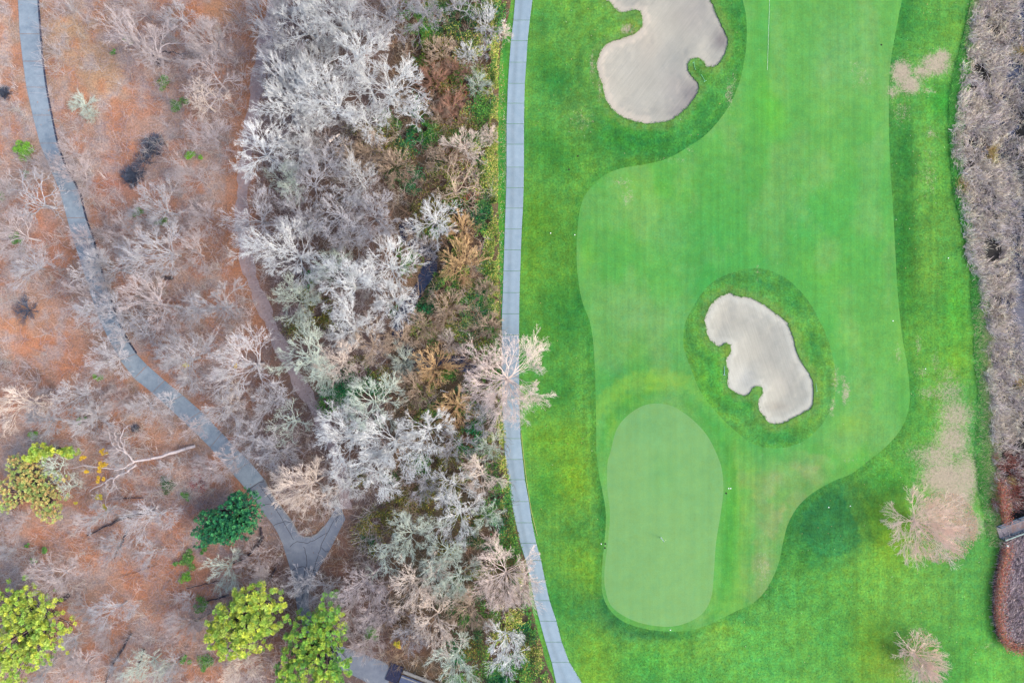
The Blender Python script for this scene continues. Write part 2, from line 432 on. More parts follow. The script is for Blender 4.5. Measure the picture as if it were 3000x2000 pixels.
# one triangulation; every region takes its own triangles, so neighbours share edges and nothing overlaps
segs_v, segs_e = [], []
def add_line(poly, closed=True):
    n0 = len(segs_v)
    for q in poly: segs_v.append((float(np.clip(q[0], -EXT_X, EXT_X)), float(np.clip(q[1], -EXT_Y, EXT_Y))))
    n = len(poly)
    for i in range(n if closed else n - 1):
        segs_e.append((n0 + i, n0 + (i + 1) % n))
for L in (B1, B2, GR, FW, R2, WD, BK, TR): add_line(L)
add_line(dense(np.array([[-EXT_X, -EXT_Y], [EXT_X, -EXT_Y], [EXT_X, EXT_Y], [-EXT_X, EXT_Y]]), 2.0))
gs = .55
gx, gy = np.meshgrid(np.arange(-EXT_X + gs, EXT_X - gs * .5, gs), np.arange(-EXT_Y + gs, EXT_Y - gs * .5, gs))
gp = np.stack([gx.ravel(), gy.ravel()], 1) + rng.uniform(-.06, .06, (gx.size, 2))
vin = [Vector(v) for v in segs_v] + [Vector(map(float, v)) for v in gp]
vo, eo, fo, _, _, _ = geometry.delaunay_2d_cdt(vin, segs_e, [], 0, 1e-4, False)
V2 = np.array([(v.x, v.y) for v in vo]); F3 = np.array([f for f in fo if len(f) == 3], int)
cen = V2[F3].mean(1)
a = V2[F3]; area = (a[:, 1, 0] - a[:, 0, 0]) * (a[:, 2, 1] - a[:, 0, 1]) - (a[:, 1, 1] - a[:, 0, 1]) * (a[:, 2, 0] - a[:, 0, 0])
F3[area < 0] = F3[area < 0][:, ::-1]
reg = np.zeros(len(F3), int)                       # 0 rough
reg[inside(WD, cen)] = 1
reg[inside(TR, cen) & (reg == 1)] = 2
reg[inside(FW, cen)] = 3
reg[inside(R2, cen)] = 0
reg[inside(GR, cen)] = 4
reg[inside(BK, cen)] = 5
reg[inside(B1, cen)] = 6
reg[inside(B2, cen)] = 7
HZ = height(V2)

# ------------------------------------------------------------------ the surfaces' own colours, plus sun and shade painted into the upper bunker
def base_tint(p, zone):
    px, py = topx(p); n = len(p); x, y = p[:, 0], p[:, 1]
    n1, n2, n3 = vnoise(x, y, .06, 3)[:, None], vnoise(x, y, .18, 3, 5)[:, None], vnoise(x * 1.0, y * .25, .35, 2, 9)[:, None]
    if zone == 'rough':
        c = lin((74, 158, 64)) * (1 - n1) + lin((112, 174, 70)) * n1
        c = c * (.84 + .4 * n2)
        pt = vnoise(x, y, .11, 4, 61)[:, None]; m = sm(.48, .66, pt) * .5; c = c * (1 - m) + lin((116, 182, 62)) * m
        pt = vnoise(x, y, .14, 4, 71)[:, None]; m = sm(.5, .68, pt) * .4; c = c * (1 - m) + lin((48, 142, 64)) * m
        dk, yl, br, bl = (30, 126, 46), (134, 186, 36), (84, 190, 52), (34, 112, 66)
        c = blobs(c, px, py, [
            (1600,180,60,60,dk,.6),(1640,240,50,40,dk,.6),(1600,420,70,60,dk,.6),(1650,470,80,60,dk,.55),(1640,870,80,70,dk,.65),(1660,960,70,70,dk,.6),(1640,1150,70,80,dk,.7),
            (1570,640,60,100,(92,150,30),.6),(1650,720,60,120,(80,142,36),.5),(1560,760,30,100,(100,160,40),.5),(1590,990,40,60,(84,150,34),.5),
            (1600,1290,70,60,(112,172,40),.65),(1680,1400,60,100,(124,178,34),.75),(1680,1280,50,50,(110,168,40),.6),(1600,1420,50,90,(60,146,38),.5),(1690,1560,50,60,dk,.4),(1700,1640,70,60,(120,178,40),.5),
            (1730,1700,40,60,(110,172,40),.5),(1640,1760,50,60,dk,.4),(1720,1790,60,50,(38,128,60),.6),(1800,1820,60,25,bl,.75),(1880,1856,80,18,bl,.7),(1980,1862,80,16,bl,.6),(1775,1770,22,40,bl,.7),(1765,1500,14,120,(36,120,50),.7),
            (1740,1900,60,70,(122,182,52),.7),(1740,1980,70,50,(130,186,50),.6),(1900,1940,80,50,(60,170,62),.5),(2000,1880,60,30,(100,180,60),.4),(2120,1840,50,20,(140,190,50),.5),(2170,1810,50,22,(40,134,66),.6),
            (2050,1980,120,50,(70,172,70),.5),(2250,1950,120,80,(72,182,80),.6),(2200,1860,80,60,(84,186,76),.5),(2330,1760,80,90,(74,170,72),.5),(2500,1700,120,90,(104,182,66),.6),
            (2410,1500,90,90,(40,130,60),.4),(2370,1620,60,50,(60,150,46),.5),(2620,1580,70,90,yl,.75),(2560,1510,40,50,(110,180,50),.5),(2600,1400,90,50,(62,172,60),.6),
            (2545,1900,60,110,yl,.6),(2600,1940,60,60,(150,190,60),.5),(2450,1900,90,80,(92,184,70),.5),(2650,1750,100,90,(108,178,66),.6),(2720,1860,50,60,(70,158,60),.5),(2840,1680,60,120,(84,172,76),.6),(2860,1860,70,100,(84,176,66),.7),(2900,1970,90,50,(80,176,66),.6),(2760,1980,60,40,(60,160,60),.5),
            (2660,60,40,90,(40,130,52),.65),(2720,80,60,80,(70,164,62),.4),(2650,420,35,160,(34,122,44),.8),(2650,640,30,160,(34,112,34),.8),(2660,800,35,140,(34,120,34),.75),(2680,900,40,60,(60,150,44),.4),
            (2740,600,40,90,(96,164,56),.6),(2720,800,50,90,(112,172,56),.65),(2770,480,30,90,(76,166,54),.5),(2760,300,50,50,(40,160,44),.7),(2800,900,40,120,(80,178,44),.6),(2740,1000,70,70,(84,170,60),.5),(2800,1060,30,40,(130,192,40),.5),
            (2670,1130,30,90,(48,150,60),.5),(2700,1250,60,60,(56,150,60),.5),(2760,1270,30,60,(120,190,70),.4),
            (2230,830,120,40,(62,148,62),.6),(2130,1150,90,60,(48,162,52),.5),(2090,1080,60,80,(60,172,50),.5),(2320,880,50,60,(52,148,56),.7),(2380,1020,40,90,(44,140,56),.7),(2420,1180,30,70,(84,160,76),.6),(2300,1280,110,40,(52,148,58),.6),(2270,1270,60,30,(40,140,58),.5),(2200,1180,30,30,(40,140,56),.6),
            (1900,420,120,40,(48,142,48),.7),(2060,330,70,60,(52,150,54),.6),(2150,120,40,140,(56,156,56),.6),(1880,480,60,20,(120,172,40),.5),(1720,200,30,120,(110,180,70),.5),(1700,350,50,70,(110,160,70),.5),(1800,400,90,50,(50,140,42),.6),
            (1850,85,25,22,(130,150,60),.8),(2055,220,22,35,(44,116,30),.8),(2128,1028,14,14,(150,190,50),.9),(1480,500,14,500,(30,148,48),.8)])
        bx = np.interp(py, [0, 89, 192, 268, 357, 491, 580, 762, 873, 962, 1052, 1141, 1230, 1345, 1456, 1523], [2843, 2825, 2798, 2780, 2776, 2783, 2794, 2843, 2843, 2852, 2850, 2865, 2861, 2856, 2870, 2888])
        e = np.exp(-((px - bx) / 4.0) ** 2)[:, None] * .6 * (py < 1540)[:, None]
        c = c * (1 - e) + lin((30, 118, 44)) * e
        gb = (sm(0, 12, px - bx) * (py < 1560) * (px > 2700))[:, None] * .7
        c = c * (1 - gb) + (lin((120, 186, 98)) * n2 + lin((88, 166, 84)) * (1 - n2)) * gb
        # the darker turf of the mound right of the green, and the wear under the lawn tree
        mp = catmull([(2441,1406),(2470,1402),(2484,1430),(2500,1475),(2528,1540),(2536,1590),(2500,1628),(2440,1648),(2385,1640),(2345,1610),(2318,1560),(2330,1490),(2376,1440)], .6)
        sd = np.where(inside(mp, p), 1, -1) * dist(mp, p, True, 4); m = sm(-.3, .4, sd + .5 * (n2[:, 0] - .5))[:, None] * .82
        c = c * (1 - m) + (lin((44, 130, 64)) * (.8 + .4 * n2)) * m
        # mowing rings around the bunkers
        for B_ in (B1, B2):
            db = dist(B_, p, True, 8)
            ring = (.5 + .5 * np.sin(db * 3.4 + 2.5 * vnoise(x, y, .12, 2, 17)))[:, None] * (1 - sm(4.5, 7.5, db))[:, None]
            c = c * (1 - .26 * ring) + lin((28, 112, 62)) * .26 * ring
            nearb = np.exp(-(db / .55) ** 2)[:, None] * .35; c = c * (1 - nearb) + lin((130, 170, 80)) * nearb
        # darker line where the rough meets the cut fairway, and beside the cart path
        dfw = dist(FW, p, True, 3); e = np.exp(-(dfw / .5) ** 2)[:, None] * .3
        c = c * (1 - e) + lin((34, 128, 44)) * e
    elif zone == 'fairway':
        c = lin((88, 178, 78)) * (1 - n1) + lin((118, 190, 92)) * n1
        c = c * (.9 + .2 * n3)
        gy_, dg, br, yl, pk = (124, 192, 118), (66, 178, 84), (98, 206, 74), (146, 204, 52), (158, 184, 116)
        c = blobs(c, px, py, [
            (2080,700,110,90,dg,.6),(2050,820,70,70,dg,.6),(2350,650,120,90,(70,186,88),.5),(2550,560,60,160,(84,196,90),.5),(2250,300,50,120,(106,210,60),.6),(2240,80,40,90,(70,182,84),.5),(2450,150,120,120,gy_,.5),(2350,120,60,100,(110,196,90),.4),
            (1900,640,100,100,(116,196,84),.5),(1850,540,60,50,(120,200,72),.6),(1930,560,80,40,(110,206,60),.4),(1760,620,40,60,(92,196,72),.5),(1720,760,30,60,(120,204,64),.5),(1960,690,60,60,gy_,.5),(1850,800,90,80,(94,194,88),.4),
            (1850,930,70,60,gy_,.55),(1980,930,70,50,(138,192,120),.55),(1900,990,80,50,(136,188,112),.6),(1850,1030,60,40,(130,196,80),.5),(1960,1050,60,40,(146,186,120),.55),(1800,1080,40,30,(92,176,112),.55),(1770,1190,30,60,(96,186,112),.5),
            (1790,1230,16,40,yl,.7),(1840,1170,35,18,yl,.7),(1900,1140,40,14,yl,.65),(1980,1120,60,20,yl,.65),(2060,1160,35,30,(120,200,50),.5),(1860,1150,30,25,(80,190,60),.3),(1960,1165,60,12,(96,178,100),.5),
            (2150,1330,20,60,yl,.3),(2160,1420,18,80,yl,.35),(2140,1500,18,120,(90,198,56),.6),(2130,1650,22,120,(84,188,50),.6),(2110,1760,30,40,(120,190,70),.5),(2220,1350,60,40,gy_,.5),(2260,1400,40,50,(150,190,110),.5),
            (2250,1560,26,36,pk,.4),(2245,1640,30,50,(178,178,134),.5),(2225,1730,26,30,(166,176,120),.5),(2270,1500,30,60,(124,196,104),.5),(2480,1240,60,30,(140,206,50),.65),(2460,1000,50,60,(124,208,70),.5),(2400,800,60,60,(106,202,70),.4),
            (2600,1180,50,80,(90,194,80),.5),(2640,1000,20,100,(130,200,80),.5),(2500,1340,70,40,(100,206,70),.5),(2350,1360,80,40,(96,190,90),.5)])
        tg = catmull([(2170,1300),(2260,1322),(2350,1340),(2420,1360),(2380,1420),(2330,1470),(2300,1540),(2286,1600),(2272,1660),(2250,1705),(2215,1745),(2192,1740),(2186,1680),(2186,1600),(2192,1520),(2182,1440),(2178,1370)], .7)
        sd = np.where(inside(tg, p), 1, -1) * dist(tg, p, True, 4); m = sm(-.6, .8, sd + .8 * (n2[:, 0] - .5))[:, None] * .6
        n6 = vnoise(x, y, .4, 4, 81)[:, None]
        c = c * (1 - m) + (lin((134, 190, 104)) * (1 - sm(.45, .65, n6)) + lin((176, 182, 128)) * sm(.45, .65, n6)) * m
        dg = dist(GR, p, True, 7)
        out = (sm(1860, 1740, py))[:, None]
        e = np.exp(-((dg - 3.4 - 1.2 * (n2[:, 0] - .5)) / .9) ** 2)[:, None] * (.35 + .5 * sm(1300, 1150, py))[:, None] * out * (.6 + .6 * n2); c = c * (1 - e) + lin((146, 204, 66)) * e
        e = np.exp(-((dg - 5.4) / 1.0) ** 2)[:, None] * .4 * out; c = c * (1 - e) + lin((66, 164, 72)) * e
        e = np.exp(-((dg - .9) / .8) ** 2)[:, None] * .6; c = c * (1 - e) + lin((78, 168, 68)) * e
        pt = vnoise(x, y * .5, .3, 4, 41)[:, None]; m = sm(.45, .7, pt) * .3; c = c * (1 - m) + lin((146, 188, 120)) * m
        pt = vnoise(x, y * .5, .25, 4, 51)[:, None]; m = sm(.45, .7, pt) * .3; c = c * (1 - m) + lin((74, 166, 76)) * m
        dr2 = dist(R2, p, True, 5); e = np.exp(-(dr2 / 2.2) ** 2)[:, None] * .45
        c = c * (1 - e) + lin((64, 176, 78)) * e
    elif zone == 'green':
        c = lin((126, 190, 112)) * (1 - n1) + lin((140, 196, 120)) * n1
        c = c * (.96 + .08 * n2)
        c = blobs(c, px, py, [(1900,1250,60,40,(112,184,116),.4),(2060,1700,30,120,(124,186,104),.4),(1940,1380,40,60,(104,188,106),.3),(1820,1480,40,60,(142,196,118),.4)])
        st = (np.sin(px / 9.0) * .5 + .5)[:, None]
        c = c * (.985 + .03 * st)
    elif zone in ('woods', 'trail'):
        c = lin((190, 146, 124)) * (1 - n1) + lin((172, 146, 138)) * n1
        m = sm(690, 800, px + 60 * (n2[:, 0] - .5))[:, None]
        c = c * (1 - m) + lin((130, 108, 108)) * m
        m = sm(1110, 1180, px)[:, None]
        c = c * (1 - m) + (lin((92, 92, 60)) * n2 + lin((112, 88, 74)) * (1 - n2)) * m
        og, tn, mv = (190, 128, 92), (204, 164, 122), (150, 128, 126)
        c = blobs(c, px, py, [
            (220,90,110,110,tn,.8),(300,230,90,90,(196,154,108),.7),(640,30,110,60,(184,124,76),.85),(570,60,60,60,(180,120,80),.6),(10,150,50,140,(188,162,146),.8),(60,350,50,100,(176,138,122),.6),(350,400,110,90,(190,138,114),.8),
            (330,540,60,50,(190,108,80),.75),(220,640,90,60,(146,124,120),.7),(560,690,100,50,(164,102,66),.7),(660,660,60,80,(176,112,74),.7),(620,760,60,40,(150,96,66),.6),(150,700,70,120,(196,138,122),.6),(60,940,130,90,(192,132,92),.85),(190,1040,120,90,(190,126,92),.8),
            (180,800,50,120,(158,120,110),.5),(40,1150,60,60,(186,132,110),.6),(300,1130,70,50,og,.6),(420,1300,100,80,(178,118,84),.7),(350,1420,120,60,(174,122,98),.6),(450,1660,170,120,(192,128,96),.8),(120,1560,120,80,(190,130,104),.7),(260,1640,60,60,(196,136,104),.6),
            (560,1500,60,60,(150,92,76),.6),(700,1580,70,60,(186,128,100),.7),(740,1680,50,60,(188,126,86),.7),(830,1900,50,120,(186,122,84),.7),(620,1950,160,60,(190,140,110),.6),(300,1900,150,80,(170,122,100),.6),(990,1650,50,90,(142,90,72),.75),(900,1460,50,60,(184,146,120),.8),
            (600,1350,60,60,(160,116,100),.5),(1040,1760,60,60,(130,84,70),.5),(1200,1890,90,40,(150,92,72),.6),(1060,1590,40,60,(92,90,52),.4),(760,180,30,120,(176,120,92),.6),(730,480,25,200,(180,120,88),.6),(760,860,30,100,(172,116,86),.6),(680,250,30,200,(174,122,96),.5),
            (1330,260,90,90,(96,64,50),.5),(1450,600,18,600,(150,140,84),.6)])
        c = c * (.85 + .3 * n2)
        dl = dist((PXY(lpL) + PXY(lpR)) / 2, p, False, 6); e = np.exp(-((dl - 1.5) / .9) ** 2)[:, None] * .55
        c = c * (1 - e) + lin((138, 116, 98)) * e
        dp = dist(PXY([(-40,1066),(0,1068),(40,1075),(80,1085),(110,1108),(140,1135),(175,1160)]), p, False, 5); e = np.exp(-(dp / .6) ** 2)[:, None] * .6
        c = c * (1 - e) + lin((96, 76, 76)) * e
        g_ = c.mean(1, keepdims=True); 
        c = c * .80 + .20 * g_ * np.array([1.02, .97, 1.04])
        n4 = vnoise(x, y, .35, 4, 31)[:, None]; n5 = vnoise(x, y, .5, 4, 37)[:, None]
        m = sm(.50, .62, n4) * .48 * (1 - sm(700, 850, px))[:, None]; c = c * (1 - m) + lin((188, 116, 78)) * m
        m = sm(.54, .70, n5) * .55 * (1 - sm(700, 900, px))[:, None]; c = c * (1 - m) + lin((176, 168, 172)) * m
        m = sm(.5, .66, n4) * .5 * sm(740, 850, px)[:, None]; c = c * (1 - m) + lin((138, 104, 84)) * m
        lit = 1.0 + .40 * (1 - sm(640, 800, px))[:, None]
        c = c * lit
        dt = dist(trail_mid - (1.6, 0), p, False, 5); e = np.exp(-(dt / .8) ** 2)[:, None] * .6 * (py < 1000)[:, None]; c = c * (1 - e) + lin((200, 136, 102)) * e
        if zone == 'trail':
            c = .2 * c + .8 * lin((186, 170, 178))
    elif zone == 'bank':
        c = lin((66, 62, 58)) * (1 - n2) + lin((50, 50, 56)) * n2
        c = blobs(c, px, py, [(2925, 1480, 20, 120, (96, 100, 60), .6), (2915, 1820, 14, 80, (60, 110, 60), .6), (2960, 1890, 60, 14, (70, 120, 84), .7)])
    elif zone == 'sand1':
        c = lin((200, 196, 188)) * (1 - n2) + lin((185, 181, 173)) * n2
        c = blobs(c, px, py, [(2112,118,22,30,(142,132,136),.8),(2030,280,32,42,(146,138,142),.8),(2000,330,40,22,(160,150,154),.6),(1980,260,40,50,(182,172,172),.4),(1900,130,40,60,(184,174,166),.4),(2040,40,60,60,(188,178,174),.4)])  # darker right-hand patches: shade of slopes facing off the sun, painted in
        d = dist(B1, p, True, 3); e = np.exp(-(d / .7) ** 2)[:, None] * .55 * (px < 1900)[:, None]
        c = c * (1 - e) + lin((226, 212, 200)) * e  # sunlit left lip painted in as a paler rim
    else:
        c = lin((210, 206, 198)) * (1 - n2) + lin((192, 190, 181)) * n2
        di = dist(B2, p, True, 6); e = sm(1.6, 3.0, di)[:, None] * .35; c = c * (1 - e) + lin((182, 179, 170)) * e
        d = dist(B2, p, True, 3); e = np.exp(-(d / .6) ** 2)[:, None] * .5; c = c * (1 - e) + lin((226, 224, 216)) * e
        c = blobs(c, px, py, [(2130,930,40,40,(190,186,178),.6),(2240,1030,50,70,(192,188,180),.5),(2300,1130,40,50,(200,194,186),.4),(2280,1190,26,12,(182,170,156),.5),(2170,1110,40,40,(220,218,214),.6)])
    if zone in ('rough', 'fairway', 'green'):
        c = c * {'rough': (1.10, .98, 1.12), 'fairway': (1.0, .93, .90), 'green': (.93, .90, .88)}[zone]
        g0 = c @ np.array([.3, .6, .1]); k_ = {'rough': 0.0, 'fairway': .02, 'green': .03}[zone]; c = c * (1 - k_) + k_ * g0[:, None]
    return np.minimum(c / GAIN * WB, .8)
dead_list = [(2640,215,34,40,1.),(2665,250,38,30,1.),(2615,270,20,24,.7),(2740,190,48,34,1.),(2760,165,26,22,1.),(2700,210,40,22,.85),(2720,268,24,10,.6),(2520,225,30,36,.32),(2500,190,20,20,.3),(2640,330,30,40,.35),(2726,392,16,16,.6),(2725,450,20,14,.35),
    (2475,1150,14,40,.7),(2468,1110,8,20,.5),(2445,1110,8,50,.55),(2435,1190,9,40,.5),(2780,1150,55,50,.55),(2800,1220,60,60,.75),(2790,1290,60,60,.85),(2750,1340,70,50,.8),(2770,1400,85,60,1.),(2690,1330,40,30,.5),(2830,1400,40,90,.9),(2800,1460,60,70,1.),(2760,1500,60,50,.95),(2830,1540,60,50,.9),(2720,1150,36,20,.5),(2700,1350,30,30,.4),
    (2820,1350,30,90,.6),(2690,1010,9,28,.55),(2740,1060,12,40,.4),(2700,1090,20,12,.5),(1822,535,30,12,.45),(1838,580,22,30,.45),(2135,280,10,50,.55),(2148,240,6,30,.5),(1835,90,22,16,.75),(2020,440,12,10,.5),(1985,470,40,8,.4),(2240,1660,26,80,.3),
    (2720,520,25,60,.3),(2630,1040,10,40,.4),(1735,200,6,60,.45),(1755,262,6,40,.5),(2215,800,6,24,.6),(2500,1350,40,10,.3),(2690,1960,70,50,.55),(2690,1850,30,20,.5),(2900,1890,30,10,.4),(1480,450,7,200,.45),(1705,350,30,40,.28),(2780,1100,30,40,.4),(2435,330,12,6,.5)]
def dead(p):
    px, py = topx(p); d = np.zeros(len(p))
    for bx, by, rx, ry, w in dead_list:
        d = np.maximum(d, w * np.exp(-(((px - bx) / rx) ** 2 + ((py - by) / ry) ** 2) ** 1.3))
    return d

def region(name, rid, zone, mat, lower=None, fix=None, smooth=True):
    f = F3[reg == rid]; u, inv = np.unique(f.ravel(), return_inverse=True)
    p = V2[u]; z = HZ[u].copy()
    if lower is not None: z += lower(p)
    me = mesh_np(name, np.column_stack([p, z]), inv.reshape(-1, 3), mat, smooth)
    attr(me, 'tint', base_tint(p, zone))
    if zone in ('rough', 'fairway'): attr(me, 'dead', dead(p), typ='FLOAT')
    o = link(name, me); o['kind'] = 'structure'
    return o
region('rough_grass', 0, 'rough', M['rough'])
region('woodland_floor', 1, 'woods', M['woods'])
region('dirt_trail', 2, 'trail', M['trail'])
region('fairway', 3, 'fairway', M['fairway'])
region('putting_green', 4, 'green', M['green'], lambda p: .0 * p[:, 0])
region('ditch_ground', 5, 'bank', M['bank'])
def bz(B):
    def f(p):
        d = dist(B, p, True, 8)
        return -(.14 + .62 * (1 - np.exp(-(d / 2.4) ** 1.3)))
    return f
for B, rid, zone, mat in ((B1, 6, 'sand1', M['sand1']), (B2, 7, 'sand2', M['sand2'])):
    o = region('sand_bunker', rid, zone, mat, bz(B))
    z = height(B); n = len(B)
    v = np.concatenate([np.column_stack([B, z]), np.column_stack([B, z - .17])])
    i = np.arange(n); j = (i + 1) % n
    lip = link('turf_lip', mesh_np('turf_lip', v, np.stack([i, i + n, j + n, j], 1), M['soil']), o)

# land beyond the picture, out to the horizon
r0 = [(-EXT_X, -EXT_Y), (EXT_X, -EXT_Y), (EXT_X, EXT_Y), (-EXT_X, EXT_Y)]
v = [(x, y, 0) for x, y in r0] + [(x * 30, y * 40, 0) for x, y in r0]
m_far = simple('distant_land', S(104, 120, 78), var=.4, scale=.05)
o = link('ground', mesh_np('ground', v, [[0, 4, 5, 1], [1, 5, 6, 2], [2, 6, 7, 3], [3, 7, 4, 0]], m_far)); o['kind'] = 'structure'

# water
def water_mat():
    m, nt, b = new_mat('dark_water')
    g = N(nt, 'ShaderNodeNewGeometry').outputs['Position']
    f = noise(nt, g, 1.2, 4, .6)
    c = mixc(nt, rmap(nt, f, .35, .65, 0, 1), tuple(S(44, 54, 86)), tuple(S(62, 72, 106)))
    nt.links.new(c, b.inputs['Base Color'])
    b.inputs['Roughness'].default_value = .08; b.inputs['Specular IOR Level'].default_value = .5
    bump(nt, b, f, .1, .05)
    return m
M['water'] = water_mat()
def flat(name, poly, z, mat, kind='structure', th=0.0):
    n = len(poly)
    vo, _, fo, _, _, _ = geometry.delaunay_2d_cdt([Vector((float(a), float(b))) for a, b in poly], [(i, (i + 1) % n) for i in range(n)], [], 0, 1e-4, False)
    v = np.array([(q.x, q.y) for q in vo]); f = np.array([q for q in fo], int)
    f = f[inside(np.asarray(poly), v[f].mean(1))]
    a = v[f]; ar = (a[:, 1, 0] - a[:, 0, 0]) * (a[:, 2, 1] - a[:, 0, 1]) - (a[:, 1, 1] - a[:, 0, 1]) * (a[:, 2, 0] - a[:, 0, 0])
    f[ar < 0] = f[ar < 0][:, ::-1]
    v3 = np.column_stack([v, np.full(len(v), z)])
    if th:
        m = len(v3); e = {}
        for q in f:
            for k in range(3):
                e[(q[k], q[(k + 1) % 3])] = 1
        side = [(b, a_, a_ + m, b + m) for (a_, b) in e if (b, a_) not in e]
        v3 = np.concatenate([v3, v3 - (0, 0, th)])
        tri = [tuple(q) for q in f.tolist()]
        me = bpy.data.meshes.new(name); me.from_pydata(v3.tolist(), [], tri + [tuple(int(x) for x in q) for q in side]); me.materials.append(mat)
    else: me = mesh_np(name, v3, f, mat)
    o = link(name, me); o['kind'] = kind
    return o
chw = PXY([(2915,-190),(2915,0),(2925,300),(2915,500),(2930,800),(2940,1100),(2960,1300),(3120,1300),(3120,-190)])
flat('ditch_water', chw, -1.15, M['water'])
flat('stream_water', ribbon(creek_mid, .95), -.55, M['water'])

# ------------------------------------------------------------------ paths, slab by slab
def slab_strip(name, L, R, n_between, mat, th=.12, top=.05, z=0.0, gap=.035, part='slab', lane=False, lane_w=0.0):
    root = empty(name, (*((PXY(L)[len(L) // 2] + PXY(R)[len(R) // 2]) / 2), 0)); root['kind'] = 'structure'
    l, r = PXY(L), PXY(R)
    for i in range(len(l) - 1):
        for k in range(n_between):
            t0, t1 = k / n_between, (k + 1) / n_between
            q = [l[i] + (l[i + 1] - l[i]) * t0, r[i] + (r[i + 1] - r[i]) * t0, r[i] + (r[i + 1] - r[i]) * t1, l[i] + (l[i + 1] - l[i]) * t1]
            q = [np.array(a) for a in q]
            dl = (q[3] - q[0]) / np.linalg.norm(q[3] - q[0]); dr = (q[2] - q[1]) / np.linalg.norm(q[2] - q[1])
            q[0] += dl * gap / 2; q[3] -= dl * gap / 2; q[1] += dr * gap / 2; q[2] -= dr * gap / 2
            c = sum(q) / 4; dz = random.uniform(-.006, .006)
            qs = [c + (a - c) * .985 for a in q]
            v = [(*a, -th) for a in q] + [(*a, top + dz - .012) for a in q] + [(*a, top + dz) for a in qs]
            v = [(x - root.location.x, y - root.location.y, zz) for x, y, zz in v]
            f = [[8, 11, 10, 9]]
            for e in range(4):
                g2 = (e + 1) % 4; f += [[e, 4 + e, 4 + g2, g2], [4 + e, 8 + e, 8 + g2, 4 + g2]]
            f = [fc[::-1] for fc in f]
            # top split across into strips so that the tyre-darkened lane can be worn in
            if lane:
                nsx = 10; w0 = len(v); z_ = top + dz + .0005
                rows = []
                for e_, (A_, B_) in enumerate(((qs[0], qs[1]), (qs[3], qs[2]))):
                    rows += [(*(A_ + (B_ - A_) * t - np.array(root.location[:2])), z_) for t in np.linspace(0, 1, nsx + 1)]
                v = list(v) + rows
                f = [fc for fc in f[1:]]
                me_f = [[w0 + a_, w0 + a_ + 1, w0 + nsx + 1 + a_ + 1, w0 + nsx + 1 + a_][::-1] for a_ in range(nsx)]
                f = f + me_f
                me = mesh_np(part, v, f, mat)
                t_ = np.linspace(0, 1, nsx + 1); lv = .85 * np.exp(-((t_ - .36 - lane_w) / .13) ** 2) + .25 * np.exp(-((t_ - .8) / .1) ** 2)
                attr(me, 'lane', np.concatenate([np.zeros(w0), lv, lv]), typ='FLOAT')
            else: me = mesh_np(part, v, f, mat)
            o = link(part, me, root)
    return root
slab_strip('cart_path', pathL, pathR, 1, M['concrete'], lane=True, gap=.055)
lp = slab_strip('footpath', lpL, lpR, 1, M['asphalt'], gap=.075)
# low kerb in a dark colour along the right side of the old footpath
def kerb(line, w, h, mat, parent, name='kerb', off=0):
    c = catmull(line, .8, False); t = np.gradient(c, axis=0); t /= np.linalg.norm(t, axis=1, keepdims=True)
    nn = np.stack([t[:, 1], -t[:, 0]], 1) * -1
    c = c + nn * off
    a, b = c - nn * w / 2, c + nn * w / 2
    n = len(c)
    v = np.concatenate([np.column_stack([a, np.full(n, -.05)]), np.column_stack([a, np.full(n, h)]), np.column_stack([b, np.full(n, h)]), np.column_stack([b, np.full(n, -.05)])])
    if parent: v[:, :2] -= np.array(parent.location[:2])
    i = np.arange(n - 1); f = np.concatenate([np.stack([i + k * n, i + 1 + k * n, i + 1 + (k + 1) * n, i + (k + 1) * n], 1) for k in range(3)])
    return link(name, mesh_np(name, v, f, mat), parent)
m_kerb = simple('dark_kerb', S(72, 76, 100), var=.3, scale=2)
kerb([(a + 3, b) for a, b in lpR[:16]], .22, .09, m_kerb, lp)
kerb([(a, b) for a, b in [(774,1403),(796,1447),(829,1492),(856,1528),(872,1559),(892,1573),(914,1571),(930,1563),(950,1541)]], .2, .13, simple('grey_kerb', S(150, 152, 160), var=.2), None, 'kerb')
bpy.data.objects['kerb.001']['kind'] = 'structure'
FK = dense(PXY(fork_px), .6)
o = flat('path_junction', FK, .045, M['fork'], th=.15)
# cracks in the junction: thin dark tar-filled strips
def strip_line(name, pts, w, z, mat, h=.006):
    c = catmull(pts, .5, False, jit=w * .6, seed=len(pts)); t = np.gradient(c, axis=0); t /= np.linalg.norm(t, axis=1, keepdims=True) + 1e-9
    nn = np.stack([-t[:, 1], t[:, 0]], 1); n = len(c)
    v = np.concatenate([np.column_stack([c - nn * w / 2, np.full(n, z)]), np.column_stack([c + nn * w / 2, np.full(n, z)])])
    i = np.arange(n - 1)
    return v, np.stack([i, i + 1, i + 1 + n, i + n][::-1], 1)
cr = [strip_line('', p, .07, .055, None) for p in (
    [(1000,1500),(975,1530),(960,1560),(945,1590),(935,1620),(925,1650),(912,1690)], [(985,1530),(990,1500)], [(850,1600),(870,1585),(900,1590),(930,1575),(958,1560)],
    [(727,1434),(752,1418),(775,1408)], [(760,1485),(790,1475),(828,1492)], [(800,1537),(825,1530),(856,1528)], [(760,1420),(800,1475),(838,1540),(860,1580)], [(890,1600),(900,1640),(890,1700),(886,1760)], [(940,1600),(955,1615),(965,1612)], [(852,1670),(880,1660),(925,1670)])]
v, f = merge(cr)
link('crack', mesh_np('crack', v, f, simple('crack_fill', S(66, 66, 80), var=.2)), o)
